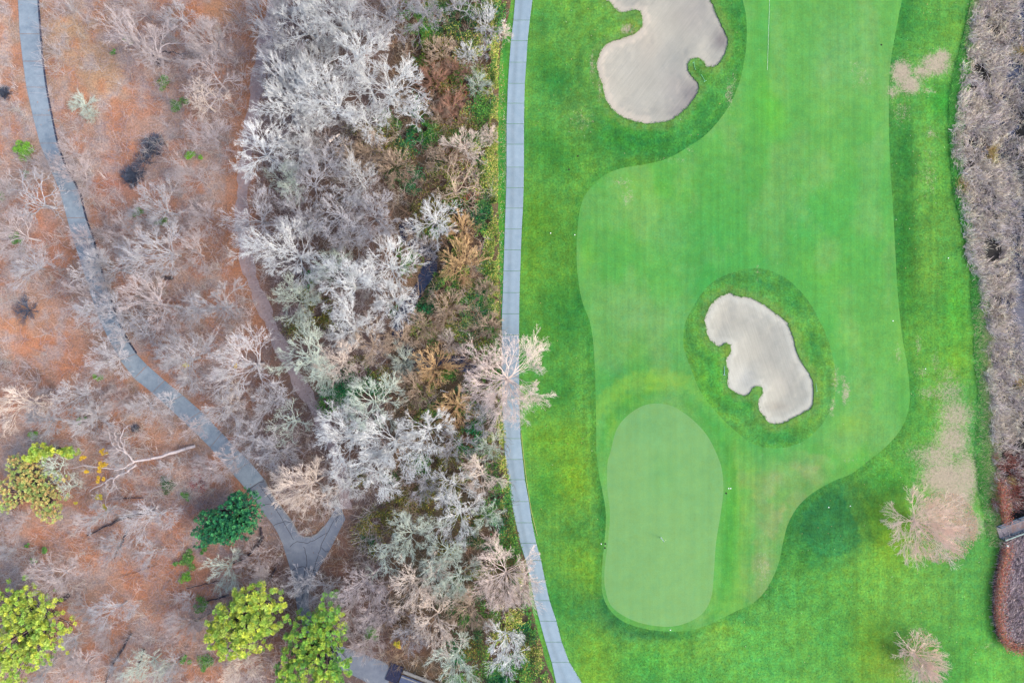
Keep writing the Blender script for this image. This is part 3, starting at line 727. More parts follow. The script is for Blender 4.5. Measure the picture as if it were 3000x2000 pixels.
# ------------------------------------------------------------------ bare trees
def rot_away(d, ang, az):
    """turn unit vector d by ang towards azimuth az around it"""
    ref = np.array([0, 0, 1.]) if abs(d[2]) < .9 else np.array([1., 0, 0])
    u = np.cross(d, ref); u /= np.linalg.norm(u); w = np.cross(d, u)
    r = math.cos(ang) * d + math.sin(ang) * (math.cos(az) * u + math.sin(az) * w)
    return r / np.linalg.norm(r)
def grow_tree(seed, R=6.0, H=12.0, limbs=6, gens=6, forks=2.25, fang=(.28, .55), wig=.16, tip=.024, rr=.24, spread=1.0, multi=False, side=1.0, shrink=.8, flat=.0):
    """forking crown: every shoot splits into two or three, the last shoots carry side twigs"""
    r = np.random.default_rng(seed); T, Cn = [], []
    th = H * (.05 if multi else r.uniform(.26, .36))
    p = np.array([0, 0, -.3]); d = np.array([r.normal(0, .07), r.normal(0, .07), 1.]); d /= np.linalg.norm(d); rad = rr * 1.3; n = 5
    joints = []
    for k in range(n):
        q = p + d * (th + .3) / n; r1 = rr * (1.15 - .35 * (k + 1) / n); T.append((*p, *q, rad, r1)); p, rad = q, r1
        d = d + r.normal(0, .05, 3); d /= np.linalg.norm(d); joints.append(p.copy())
    def shoot(p, d, L, rad, g):
        ns = 3 if g < 2 else 2
        rt = tip * (1 + .36 * max(0, gens - g))
        for k in range(ns):
            q = p + d * L / ns; r0, r1 = max(rad * (1 - .25 * k / ns), rt), max(rad * (1 - .25 * (k + 1) / ns), rt)
            Cn.append((*p, *q, r0, r1)); p = q
            d = d + r.normal(0, wig, 3); d /= np.linalg.norm(d)
            if g >= gens - 2 or (g >= 1 and r.random() < .35):
                for _ in range(int(side + r.random())):
                    cd = rot_away(d, r.uniform(.5, 1.0), r.uniform(0, 6.283)); l = L * r.uniform(.35, .8)
                    m = p + cd * l * .5; cd2 = cd + r.normal(0, wig * 1.3, 3); cd2 /= np.linalg.norm(cd2)
                    Cn.append((*p, *m, tip * .95, tip * .8)); Cn.append((*m, *(m + cd2 * l * .5), tip * .8, tip * .5))
        if g >= gens:
            Cn.append((*p, *(p + d * L * .5), rt, tip * .5)); return
        nf = int(forks) + (r.random() < forks - int(forks)); a0 = r.uniform(0, 6.283)
        for i in range(nf):
            cd = rot_away(d, r.uniform(*fang), a0 + i * 6.283 / nf + r.normal(0, .35))
            cd = cd + np.array([0, 0, .06 - flat])
            if cd[2] < -.1: cd[2] *= .3
            cd /= np.linalg.norm(cd)
            shoot(p, cd, L * shrink * r.uniform(.75, 1.25), r1 * (.8 if i == 0 else .66), g + 1)
    L0 = R * (1 - shrink) / (1 - shrink ** (gens + 1)) * 1.1
    az0 = r.uniform(0, 6.28)
    for i in range(limbs):
        az = az0 + i * 6.283 / limbs * (1 if not multi else 1.618 * limbs / 4.2) + r.normal(0, .25)
        tilt = (r.uniform(.1, .55) if i % 3 == 2 else r.uniform(.65, 1.15)) * spread
        dd = np.array([math.cos(az) * math.sin(tilt), math.sin(az) * math.sin(tilt), math.cos(tilt)])
        shoot(joints[-1] if (multi or i > limbs // 2) else joints[-2], dd, L0 * r.uniform(.85, 1.3), rr * r.uniform(.45, .7), 0)
    Cn, T = np.array(Cn), np.array(T)
    s = R / np.percentile(np.hypot(Cn[:, 3], Cn[:, 4]), 97); sz = H / np.percentile(Cn[:, 5], 98)
    for A in (Cn, T):
        for c in (0, 3):
            A[:, c] *= s; A[:, c + 1] *= s; A[:, c + 2] = np.where(A[:, c + 2] > 0, A[:, c + 2] * sz, A[:, c + 2])
    return T, Cn

def tree_mesh(tag_, **kw):
    T, Cn = grow_tree(**kw)
    v, f = tubes(T, 7); tm = mesh_np('trunk_' + tag_, v, f, None, True)
    v, f = tubes(Cn, 3); cm = mesh_np('branches_' + tag_, v, f)
    tm.materials.append(M['G']); cm.materials.append(M['G'])
    return tm, cm, kw.get('R', 6.0), kw.get('H', 12.0)
V = {}
# oaks and maples crusted white: thick short crooked twigs
V['W'] = [tree_mesh('white', seed=s, R=6, H=11.5, limbs=9, gens=6, forks=2.25, wig=.15, tip=.0135, rr=.19, side=1.9, fang=(.22, .48)) for s in (11, 12, 13, 14, 15)]
V['LONE'] = [tree_mesh('lone', seed=81, R=8, H=10, limbs=20, gens=6, forks=2.1, wig=.10, tip=.0125, rr=.24, spread=1.15, side=2.4, fang=(.18, .42))]
V['G'] = [tree_mesh('grey', seed=s, R=5.5, H=10.5, limbs=8, gens=6, forks=2.2, wig=.14, tip=.0135, rr=.18, side=1.5, fang=(.22, .48)) for s in (21, 22, 23, 24)]
V['F'] = [tree_mesh('fine', seed=s, R=5, H=8.5, limbs=10, gens=6, forks=2.1, wig=.11, tip=.0115, rr=.13, side=1.7, fang=(.2, .45)) for s in (31, 32, 33)]
V['S'] = [tree_mesh('shrub', seed=s, R=3, H=3.4, limbs=22, gens=4, forks=2.1, wig=.12, tip=.017, rr=.055, spread=1.15, multi=True, side=1.0, fang=(.18, .42)) for s in (41, 42, 43)]
V['X'] = [tree_mesh('sparse', seed=s, R=6, H=10, limbs=5, gens=6, forks=2.0, wig=.24, tip=.026, rr=.26, side=.7, fang=(.3, .65)) for s in (51, 52)]
_cnt = {}
def bare_tree(px, py, rad, shape, mat, label, group=None, name='bare_tree', cat='tree', hf=1.0, base_px=None, var=None):
    lst = V[shape]; k = _cnt.get(shape, 0) if var is None else var; _cnt[shape] = k + 1
    tm, cm, R0, H0 = lst[k % len(lst)]
    Rm = rad * MPP
    s = Rm / R0 * .95
    Hm = H0 * s * hf; hc = .62 * Hm
    if base_px is None:
        X, Y, _ = P(px, py); X *= 1 - hc / CAM_H; Y *= 1 - hc / CAM_H
    else: X, Y, _ = P(*base_px)
    s *= (1 - hc / CAM_H)
    z = slope_z(X, Y)
    root = empty(name, (X, Y, z), random.uniform(0, 6.28))
    root.scale = (s, s, s * hf)
    tag(root, label, cat, group)
    for nm, me in (('trunk', tm), ('crown', cm)):
        o = link(nm, me, root)
        o.material_slots[0].link = 'OBJECT'; o.material_slots[0].material = M[mat]
    return root

LW = 'pale bare trees of the middle wood'
LL = 'bare trees of the leaf strewn left wood'
LS = 'bare shrubs between the wood and the cart path'
M['L2'] = bark('blush_bark', SB(1.9, 226, 208, 204), SB(1.7, 206, 186, 184))
trees = [
 # left wood
 (425,120,120,'G','Pk','spreading mauve grey bare tree with a green tuft showing through it, near the top left',LL),
 (600,110,110,'G','Pk','mauve grey bare tree left of the earth trail, at the orange brown leaf patch',LL),
 (625,230,100,'X','Pk','open crooked bare tree with long pale limbs, left of the earth trail',LL),
 (595,300,80,'X','L','bare tree with pinkish crooked limbs over purple brown ground by the trail',LL),
 (610,395,70,'G','Pk','small bare tree fanning left beside the reddish edge of the earth trail',LL),
 (400,20,80,'F','Pk','bare crown cut by the top edge, right of the left footpath',LL),
 (520,40,60,'F','G','faint thin bare tree near the top edge above the orange leaf patch',LL),
 (200,440,60,'F','Pk','thin bare tree leaning over the left footpath by its dark kerb',LL),
 (225,520,70,'F','Pk','hazy bare tree reaching across the left footpath below the bright green tuft',LL),
 (120,490,60,'F','Pk','faint bare tree just below the bright green tuft at the left footpath',LL),
 (95,590,100,'X','G','lavender grey bare tree at the left edge, west of the footpath',LL),
 (45,690,90,'G','Pk','hazy bare tree cut by the left edge, halfway down',LL),
 (262,765,80,'G','WL','silvery crown hiding the footpath, uppermost of three in a row',LL),
 (235,700,55,'F','Pk','thin crown touching the left side of the footpath above the silvery one',LL),
 (345,1000,60,'F','WL','silvery small crown at the footpath just above the whitish bushy one',LL),
 (75,780,80,'F','G','grey bare tree above the low dark bush near the left edge',LL),
 (15,560,60,'F','Pk','small mauve bare tree against the left edge, above centre',LL),
 (470,610,90,'F','G','grey bare tree with a green tuft at its left, below the dark grey shrubs',LL),
 (570,520,80,'F','Pk','hazy mauve tree between the dark grey shrubs and the trail',LL),
 (590,640,70,'F','Pk','small bare tree over orange leaves, second from the trail bend',LL),
 (410,640,60,'F','G','thin grey tree left of the green ground tuft in the left wood',LL),
 (455,730,125,'G','G','upright grey bare tree with a stub of trunk showing at its foot',LL),
 (560,740,80,'F','Pk','bare tree over bright orange brown leaves left of the earth trail',LL),
 (370,690,70,'F','Pk','hazy tree just right of the left footpath, mid height',LL),
 (330,790,90,'F','G','lavender tree whose twigs reach over the footpath right side',LL),
 (270,860,90,'F','Pk','hazy bare tree standing left of the footpath where twigs hide it',LL),
 (320,920,95,'G','G','bare tree straddling the hidden stretch of the left footpath',LL),
 (440,890,100,'G','Pk','mauve bare tree right of the hidden stretch of the footpath',LL),
 (435,960,80,'X','G','bare tree with bright crooked limbs right of the footpath',LL),
 (640,890,90,'G','G','pale grey tree with curved limbs at the left side of the earth trail',LL),
 (560,910,60,'F','G','small tree beside a leaning pale branch in the left wood',LL),
 (325,1050,75,'F','WL','whitish bushy crown hanging over the left footpath',LL),
 (520,1050,120,'W','WL','spreading pale tree holding a round yellow mistletoe clump',LL),
 (715,1070,130,'W','WL','large white limbed tree with a small yellow clump near its middle',LL),
 (640,1200,90,'G','WL','whitish grey tree leaning over the footpath, under the two mistletoe trees',LL),
 (690,1150,60,'X','L','short pale crown just under the large white limbed tree',LL),
 (215,1160,70,'G','WL','pale twiggy tree at the end of the dark ditch in the left wood',LL),
 (60,1190,90,'G','L','pinkish hazy crown near the left edge above the yellow green tree',LL),
 (120,1240,80,'G','G','lavender grey crown right of the pinkish hazy one near the left edge',LL),
 (250,1230,90,'G','WL','whitish twiggy crown over the orange leaves above the leaning white trunk',LL),
 (330,1180,60,'F','Pk','thin twiggy crown below the lone green tuft',LL),
 (425,1190,55,'G','WL','small whitish crown left of the footpath bend',LL),
 (490,1180,40,'G','WL','tiny pale crown touching the lower edge of the footpath',LL),
 (330,1290,70,'G','Pk','mauve crown directly above the leaning white trunk',LL),
 (570,1250,50,'F','Pk','thin bare tree growing over the footpath middle',LL),
 (660,1350,75,'G','Pk','hazy crown lying across the footpath above the dark green conifer',LL),
 (730,1290,70,'F','G','thin lavender crown just right of the footpath, lower wood',LL),
 (600,1390,60,'F','Pk','pinkish hazy crown above a red twig patch',LL),
 (490,1375,35,'G','WL','little white twisted crown above a dark mossy patch',LL),
 (440,1520,80,'G','WL','whitish tree at the end of the lower dark log',LL),
 (160,1370,60,'X','C','pale lichen crown right of the yellow green cluster',LL),
 (190,1430,55,'X','C','pale lichen crown below the yellow flecked branches',LL),
 (290,1500,75,'G','WL','white twig tangle under the yellow mistletoe dots',LL),
 (350,1340,60,'G','WL','white twig tangle behind the fork of the leaning trunk',LL),
 (330,1600,60,'F','G','hazy grey crown below the dark log',LL),
 (435,1620,50,'F','G','small grey haze of twigs under the white tree at the log',LL),
 (160,1690,80,'G','Pk','mauve crown upper right of the left yellow green tree',LL),
 (40,1540,50,'F','Pk','hazy crown at the left edge, under the orange green bush',LL),
 (20,1620,40,'F','G','small hazy crown at the left edge, lower down',LL),
 (655,1670,70,'F','C','grey fan shaped crown beneath the dark green conifer',LL),
 (740,1640,60,'F','Pk','thin crown between the footpath and the dark curved log',LL),
 (770,1700,60,'F','Pk','thin mauve crown left of the path junction, lowest one',LL),
 (250,1790,50,'F','G','lavender crown right of the left yellow green tree',LL),
 (330,1790,65,'G','G','brighter lavender crown in the lower left wood',LL),
 (300,1860,55,'F','Pk','hazy crown below the brighter lavender one',LL),
 (200,1880,60,'F','G','hazy crown between two thin dark logs',LL),
 (120,1960,60,'G','G','grey crown at the bottom left corner',LL),
 (230,1960,70,'G','Pk','mauve crown at the bottom edge, second from the corner',LL),
 (430,1950,70,'G','C','pale crown at the bottom edge over the thin upright log',LL),
 (350,1960,50,'F','G','thin crown between neighbours along the bottom edge',LL),
 (540,1840,70,'F','Pk','mauve fan left of the middle yellow green tree',LL),
 (500,1960,60,'F','G','thin crown left under the middle yellow green tree at the bottom edge',LL),
 (700,1960,70,'F','L','pale blurred crown at the bottom edge between the two yellow green trees',LL),
 (545,1760,35,'G','WL','small whitish crown left of the middle yellow green tree',LL),
 # middle wood
 (790,50,110,'G','G','grey crown over the trail at the top edge',LW),
 (880,50,120,'W','W','white crown at the top edge, left of the widest white tree',LW),
 (1010,40,130,'W','W','white crown cut by the top edge, above the widest white tree',LW),
 (1130,15,120,'W','G','grey crown at the top edge reaching over dark evergreen brush',LW),
 (1240,10,90,'G','G','grey crown at the top edge above the green brush',LW),
 (1345,15,60,'X','G','crooked grey crown at the top edge above the dark green hollow',LW),
 (820,170,90,'G','G','thin grey crown across the earth trail, upper part',LW),
 (910,190,110,'W','W','white lichen covered crown left of the widest white tree',LW),
 (1040,140,120,'W','W','white crown with a mossy trunk showing, upper middle wood',LW),
 (1150,250,125,'W','W','widest white tree, its long limbs ending above the green brambles',LW),
 (1080,260,100,'X','W','white crown with bare forks between its neighbours',LW),
 (980,290,120,'W','W','dense white crown in the heart of the upper middle wood',LW),
 (850,290,120,'W','W','white crown whose left tips touch the earth trail',LW),
 (900,350,80,'W','W','smaller white crown under the heart of the upper wood',LW),
 (1200,330,60,'X','W','white branch ends hanging over dark ground, right edge of the white trees',LW),
 (1070,350,80,'W','W','white crown hanging above the brown bramble patch',LW),
 (760,430,100,'W','W','dazzling white bushy crown at the left border of the middle wood',LW),
 (870,420,90,'W','W','white bushy crown right of the dazzling one at the trail',LW),
 (940,450,80,'G','G','grey crown with a purple hollow at its right',LW),
 (840,520,80,'G','C','teal tinted grey crown below the dazzling white one',LW),
 (910,530,100,'G','G','soft grey crown, one of the misty ones in mid wood',LW),
 (1050,530,80,'G','W','whitish crown left of the dark brown bramble hollow',LW),
 (750,640,100,'F','G','thin lavender crown over the trail in mid wood',LW),
 (880,650,100,'F','G','misty lavender crown above the radiating white tree',LW),
 (990,630,90,'G','G','misty grey crown over brown soil, mid wood',LW),
 (1090,630,90,'W','G','grey white crown left of the stream pool',LW),
 (1020,700,80,'G','G','grey crown above the broad white pair',LW),
 (845,745,125,'W','W','white tree radiating like a star over the trail bend',LW),
 (960,780,90,'G','C','teal grey crown between the star tree and the broad white pair',LW),
 (1020,830,125,'W','W','broad white tree, left one of the dense pair in mid wood',LW),
 (1140,770,110,'W','W','broad white tree, right one of the dense pair, beside the stream',LW),
 (1140,870,90,'W','W','white crown hanging over the dark stream bend',LW),
 (860,880,85,'W','C','teal white lichen crown left of the mossy green hollow',LW),
 (1020,960,100,'W','W','white crown above the lower green hollow',LW),
 (900,1050,110,'W','C','pale twisting crown left of the lower green hollow',LW),
 (990,1060,80,'G','L','pinkish white crown between twisting neighbours',LW),
 (1090,1010,70,'F','T','tan grey fine crown just left of the brown willow brush',LW),
 (940,1110,60,'G','C','teal grey crown at the edge of the dark green ivy',LW),
 (855,1240,75,'X','C','teal white lichen crown over bare brown ground by the trail',LW),
 (780,1180,80,'F','G','hazy grey twigs over the lower bend of the trail',LW),
 (800,1330,80,'F','G','hazy grey twigs right of the footpath, above the junction',LW),
 (1080,1190,110,'W','C','white lichen tree reaching up into the green ivy',LW),
 (1020,1300,120,'W','W','white crown left of the lower wide pair',LW),
 (1150,1300,120,'W','W','white crown, wide one in the lower middle wood',LW),
 (1250,1270,100,'W','W','white crown whose right tips reach the stream brush',LW),
 (1100,1390,100,'W','W','bright tipped white crown right of the junction island',LW),
 (1000,1420,80,'W','W','white crown hanging over the right arm of the junction',LW),
 (910,1420,110,'W','L','creamy radiating tree on the island of the path junction',LW),
 (1330,1430,85,'F','W','whitish fine crown beside the cart path bend, upper of two',LW),
 (1410,1400,80,'F','L','fine pale crown touching the cart path, lower wood',LW),
 (1240,1420,70,'F','G','fine grey crown over green brush, left of the cart path bend',LW),
 (1340,1510,95,'F','W','round white fine crown left of the cart path bend, lower of two',LW),
 (1420,1520,60,'F','C','fine crown over dark green holly near the cart path',LW),
 (1200,1580,90,'W','C','teal white crown with a dark hollow beneath, lower wood',LW),
 (1120,1640,70,'X','C','teal grey crooked crown right of the reddish leaf slope',LW),
 (1300,1620,90,'G','C','grey teal crown in the big lower thicket',LW),
 (1230,1720,110,'F','L','dense cream grey crown in the centre of the lower thicket',LW),
 (1340,1700,100,'G','C','grey crown between the cream one and the cart path tree',LW),
 (1280,1820,110,'F','L','cream crown at the foot of the lower thicket',LW),
 (1370,1800,90,'F','T','tan crown left of the dark gap beside the cart path',LW),
 (1060,1720,80,'G','Pk','mauve bare crown right of the fork arm',LW),
 (960,1730,70,'F','G','thin crown across the right arm of the path under the junction',LW),
 (1020,1800,70,'G','Pk','mauve crown just above the right yellow green tree',LW),
 (1120,1790,80,'G','Pk','mauve crown over red leaves in the lower wood',LW),
 (1200,1860,60,'F','G','thin crown above the small footbridge',LW),
 (1080,1890,60,'F','Pk','hazy crown left above the small footbridge',LW),
 (880,1720,70,'F','G','thin crown covering the path below the junction',LW),
 (1330,1940,90,'F','C','pale crown covering the end of the small footbridge',LW),
 (1478,1700,125,'LONE','L2','large pale pink tree whose limbs lie over the cart path, lower bend',LW),
 (1478,1885,95,'G','W','white tree left of the lowest stretch of the cart path',LW),
 (1478,1130,158,'LONE','L2','large lone pale tree standing over the cart path',None),
 # scrub strip
 (1430,60,60,'S','W','round whitish shrub beside the cart path grass, topmost',LS),
 (1475,95,32,'S','L','small pale shrub touching the grass strip near the top',LS),
 (1372,155,46,'S','W','pale round shrub over yellow leaves, second from the top',LS),
 (1420,140,34,'S','W','small white shrub right of the pale round one',LS),
 (1398,243,46,'S','C','teal white round shrub beside the yellow hedge edge',LS),
 (1435,398,36,'S','L','small pale shrub at the grass strip, a third of the way down',LS),
 (1360,420,75,'F','L','pale tree rising from rusty scrub, upper strip',LS),
 (1300,460,60,'S','T','tan twiggy shrub left of the pale tree in the rusty scrub',LS),
 (1330,550,95,'X','T','open tan tree of long thin whips in the middle strip',LS),
 (1270,640,90,'F','W','grey white tree above the stream pool, right bank',LS),
 (1250,720,50,'S','G','grey shrub over the blue stream pool',LS),
 (1350,660,60,'S','O','yellow orange willow shrub, upper of the bright pair',LS),
 (1345,765,80,'S','O','large yellow orange willow shrub, lower of the bright pair',LS),
 (1420,850,45,'S','T','tan shrub over glossy green leaves, mid strip',LS),
 (1310,905,65,'S','T','tan pinkish shrub right of the stream hollow',LS),
 (1240,950,60,'S','T','tan grey shrub left of the tan pinkish one',LS),
 (1180,1060,60,'S','C','teal grey shrub among brown brush left of the orange ones',LS),
 (1270,1080,85,'S','O','brownish orange willow shrub left of the lone pale tree',LS),
 (1320,1000,45,'S','L','pale shrub near the tiny blue pool',LS),
 (1430,960,55,'S','T','tan bush at the cart path edge above the lone pale tree',LS),
 (1335,1190,75,'S','O','rusty orange shrub left below the lone pale tree',LS),
 (1210,1140,70,'S','T','brown twig shrub right of the dark ivy',LS),
 (1170,990,60,'F','T','grey brown fine tree at the left bank of the stream',LS),
 (1400,1230,60,'F','G','grey fine tree below the rusty orange shrub',LS),
 (1440,1310,55,'F','C','grey green fine tree beside the cart path',LS),
 (1340,1310,70,'F','G','grey fine tree in the strip above the bend pair',LS),
 (1320,310,60,'S','R','reddish twig shrub right of the widest white tree',LS),
 (1270,230,60,'S','R','dull red brown shrub in the upper strip',LS),
 (1340,200,50,'S','R','red twig shrub under the pale round shrubs',LS),
 (1090,430,80,'S','T','brown bramble like bush in the hollow under the white trees',LS),
 (1150,480,70,'S','T','olive brown bush left of the emerald brambles',LS),
 (1030,460,60,'S','T','dark brown bush at the right of the grey white trees',LS),
 (1290,150,60,'S','T','brown twiggy shrub under the top green brush',LS),
 (1290,340,50,'S','T','tan red shrub at the right of the emerald brambles',LS),
]
for t in trees:
    px, py, rad, shp, mt, lab, grp = t
    nm = 'bare_shrub' if shp == 'S' else 'bare_tree'
    kw = {}
    if lab.startswith('large lone pale tree'): kw = dict(base_px=(1480, 1106), hf=.8)
    bare_tree(px, py, rad, shp, mt, lab, grp, nm, 'shrub' if shp == 'S' else 'tree', **kw)
# trees on the lawn at the lower right
m_lawn = bark('lawn_tree_bark', SB(2.1, 222, 196, 190), SB(1.9, 200, 176, 170)); M['LT'] = m_lawn
V['LAWN'] = [tree_mesh('lawn', seed=61, R=5.2, H=7.5, limbs=26, gens=5, forks=2.15, wig=.08, tip=.0115, rr=.10, spread=1.1, multi=True, side=2.0, fang=(.14, .36)),
             tree_mesh('lawn_small', seed=62, R=4, H=6, limbs=24, gens=5, forks=2.1, wig=.08, tip=.014, rr=.10, spread=1.1, multi=True, side=1.2, fang=(.14, .36))]
bare_tree(2738, 1535, 124, 'LAWN', 'LT', 'wide bare tree alone on the lawn over a fallen leaf carpet', None, base_px=(2672, 1524), var=0, hf=1.05)
bare_tree(2708, 1928, 82, 'LAWN', 'LT', 'smaller bare tree alone on the lawn at the bottom right', None, base_px=(2672, 1912), var=1)

# dark grey low shrubs with tight crowns
for px, py, r_, lab in ((445,425,42,'upper dark grey mounded shrub of the joined pair'), (385,512,40,'lower dark grey mounded shrub of the joined pair'),
                        (75,908,46,'low dark flattened bush on orange leaves near the left edge'), (415,470,40,'thin grey strand of twigs joining the two dark shrubs'),
                        (8,270,26,'small dark grey shrub cut by the left edge'), (395,1255,16,'small dark stump like bush above the leaning white trunk')):
    o = bare_tree(px, py, r_, 'S', 'D', lab, 'dark grey shrubs in the left wood', 'dark_shrub', 'shrub', hf=.6)
    for zz, ss in ((1.3, .85), (2.9, .7), (4.4, .95))[:0 if 'flattened' in lab or 'strand' in lab else 3]:
        o2 = bare_tree.__globals__['link']('inner_twigs', V['S'][2][1], o); o2.rotation_euler[2] = zz; o2.scale = (ss, ss, ss * .9)
        o2.material_slots[0].link = 'OBJECT'; o2.material_slots[0].material = M['D']
for px, py, r_, mt, lab in ((240,305,45,'C','pale grey green spiky shrub right of the upper left footpath'), (262,335,28,'C','smaller grey green shrub touching the spiky one')):
    bare_tree(px, py, r_, 'S', mt, lab, None, 'spiky_shrub', 'shrub', hf=.6)

# ------------------------------------------------------------------ leafy crowns
def leaf_cloud(cent, nrm_up, size, colr, aspect=.6, seed=1, updown=.55):
    """cent N x 3 -> one quad per leaf, random tilt; colr N x 3 albedo"""
    r = np.random.default_rng(seed); n = len(cent)
    nv = np.stack([r.normal(0, updown, n), r.normal(0, updown, n), np.ones(n)], 1); nv /= np.linalg.norm(nv, axis=1, keepdims=True)
    az = r.uniform(0, 6.283, n); d = np.stack([np.cos(az), np.sin(az), np.zeros(n)], 1)
    u = d - (d * nv).sum(1, keepdims=True) * nv; u /= np.linalg.norm(u, axis=1, keepdims=True)
    w = np.cross(nv, u)
    s = (size if np.ndim(size) else np.full(n, size)) * r.uniform(.7, 1.3, n); s = s[:, None]
    v = np.stack([cent - u * s, cent - w * s * aspect, cent + u * s, cent + w * s * aspect], 1).reshape(-1, 3)
    f = np.arange(n * 4).reshape(n, 4)
    return v, f
def leaf_mesh(name, cent, size, colr, aspect=.6, seed=1, updown=.55):
    v, f = leaf_cloud(cent, None, size, colr, aspect, seed, updown)
    me = mesh_np(name, v, f, M['leafy'])
    attr(me, 'tint', np.minimum(colr, .85), 'FACE')
    return me
def pick(r, n, cols, jit=.18):
    c = np.array([S(*k) for k in cols])[r.integers(0, len(cols), n)]
    return c * r.uniform(1 - jit, 1 + jit, (n, 1)) 

def puff_tree(seed, lobes, H, npuff, cols, pr=.45, needles=72, bright=1.7):
    """lobes: (x, y, rx, ry) in metres. Branches carry round tufts of needles."""
    r = np.random.default_rng(seed); C, cc = [], []
    segs = []
    tot = sum(l[2] * l[3] for l in lobes)
    for (lx, ly, rx, ry) in lobes:
        n = int(npuff * rx * ry / tot)
        for _ in range(n):
            a = r.uniform(0, 6.283); q = math.sqrt(r.random())
            wob = 1 + .16 * math.sin(3 * a + seed) + .1 * math.sin(7 * a + 2 * seed)
            x, y = lx + rx * q * math.cos(a) * wob, ly + ry * q * math.sin(a) * wob
            z = H * (.62 + .38 * math.sqrt(max(0, 1 - q * q)) * r.uniform(.75, 1.0)) - r.random() ** 3 * H * .25
            C.append((x, y, z))
    C = np.array(C); n = len(C)
    ends = []
    for c in C:
        if r.random() < .4:
            base = np.array([c[0] * .35, c[1] * .35, c[2] * .55]); mid = (base + c) / 2 + r.normal(0, .25, 3)
            segs.append((*base, *mid, .06, .04)); segs.append((*mid, *(c - (0, 0, .15)), .04, .02))
    pc = pick(r, n, cols, .12) * bright * r.uniform(.72, 1.2, (n, 1))
    d = r.normal(0, 1, (n, needles, 3)); d[..., 2] = np.abs(d[..., 2]) * .8 + .1; d /= np.linalg.norm(d, axis=2, keepdims=True)
    ln = (pr * r.uniform(.6, 1.25, (n, 1)) * r.uniform(.75, 1.1, (n, needles)))[..., None]
    w = np.cross(d, r.normal(0, 1, (n, needles, 3))); w /= np.linalg.norm(w, axis=2, keepdims=True)
    o = C[:, None, :]
    hw = .032
    tri = np.stack([o + d * ln * .15 - w * hw * .4, o + d * ln * .8 - w * hw, o + d * ln, o + d * ln * .8 + w * hw], 2).reshape(-1, 3)
    me = mesh_np('foliage', tri, np.arange(len(tri)).reshape(-1, 4), M['leafy'])
    kc = np.repeat(pc[:, None, :], needles, 1) * r.uniform(.85, 1.15, (n, needles, 1))
    attr(me, 'tint', np.minimum(kc.reshape(-1, 3), .8), 'FACE')
    return me, np.array(segs)
def leafy_tree(px, py, lobes_px, H, npuff, cols, label, seed, name='pine_tree', pr=.45, needles=72, darkbark='darkwood', cat='tree'):
    hc = H * .8; k = 1 - hc / CAM_H
    X, Y, _ = P(px, py); X *= k; Y *= k
    lobes = [((a - px) * MPP * k, (py - b) * MPP * k, rx * MPP * k, ry * MPP * k) for a, b, rx, ry in lobes_px]
    fol, sg = puff_tree(seed, lobes, H, npuff, cols, pr, needles)
    root = empty(name, (X, Y, slope_z(X, Y))); tag(root, label, cat)
    T = [(0, 0, -.3, .05, .1, H * .45, .28, .2), (.05, .1, H * .45, .1, 0, H * .85, .2, .06)]
    v, f = tubes(T, 8); link('trunk', mesh_np('trunk', v, f, M[darkbark], True), root)
    v, f = tubes(sg, 4); link('limbs', mesh_np('limbs', v, f, M[darkbark]), root)
    link('foliage', fol, root)
    return root
YG = [(204, 214, 92), (188, 208, 96), (168, 202, 92), (212, 220, 96), (152, 190, 94), (184, 204, 108)]
YG2 = [(180, 208, 92), (152, 198, 88), (134, 186, 92), (194, 212, 96), (122, 174, 90)]
leafy_tree(712, 1815, [(740,1765,75,55),(700,1830,95,70),(650,1850,60,60),(770,1810,55,60),(690,1890,80,45),(760,1740,30,25)], 8.5, 600, YG, 'rounded yellow green tree in the middle of the bottom left wood', 71, 'leafy_tree', .44)
leafy_tree(925, 1890, [(960,1800,42,50),(900,1870,70,60),(950,1850,60,60),(930,1940,95,55),(860,1960,60,50),(890,1990,90,40),(850,1810,25,15),(990,1960,30,50)], 8.0, 620, YG2, 'green and yellow tree beside the path curve, right one at the bottom', 72, 'leafy_tree', .42)
leafy_tree(70, 1850, [(60,1800,90,60),(130,1830,55,75),(40,1890,80,70),(110,1900,60,50),(30,1960,60,50),(10,1760,60,50),(70,1750,40,30)], 8.5, 620, YG, 'yellow green tree cut by the left edge near the bottom', 73, 'leafy_tree', .44)
leafy_tree(665, 1525, [(712,1475,50,35),(640,1520,65,35),(620,1560,55,38),(690,1540,60,40),(650,1565,60,30),(735,1515,30,25),(700,1455,30,18),(590,1595,18,12)], 6.5, 1500, [(60,140,98),(46,118,88),(72,156,102),(40,100,80),(90,168,108)], 'dense dark green evergreen beside the footpath', 74, 'evergreen_tree', .26, 34)
leafy_tree(120, 1328, [(110,1325,26,26),(90,1340,18,14),(140,1325,24,12),(200,1325,30,14)], 5, 150, YG, 'small bright yellow green cluster over pale branches at the left', 75, 'leafy_tree', .4)
leafy_tree(100, 1440, [(60,1380,50,40),(100,1410,70,50),(130,1470,50,50),(40,1440,50,40),(60,1350,40,20),(20,1480,30,20),(150,1510,30,20)], 4, 800, [(206,196,130),(214,180,126),(172,194,118),(160,188,116),(220,200,130),(186,200,126)], 'mottled orange and green bush tree at the left, above centre bottom', 76, 'autumn_tree', .28, 36)

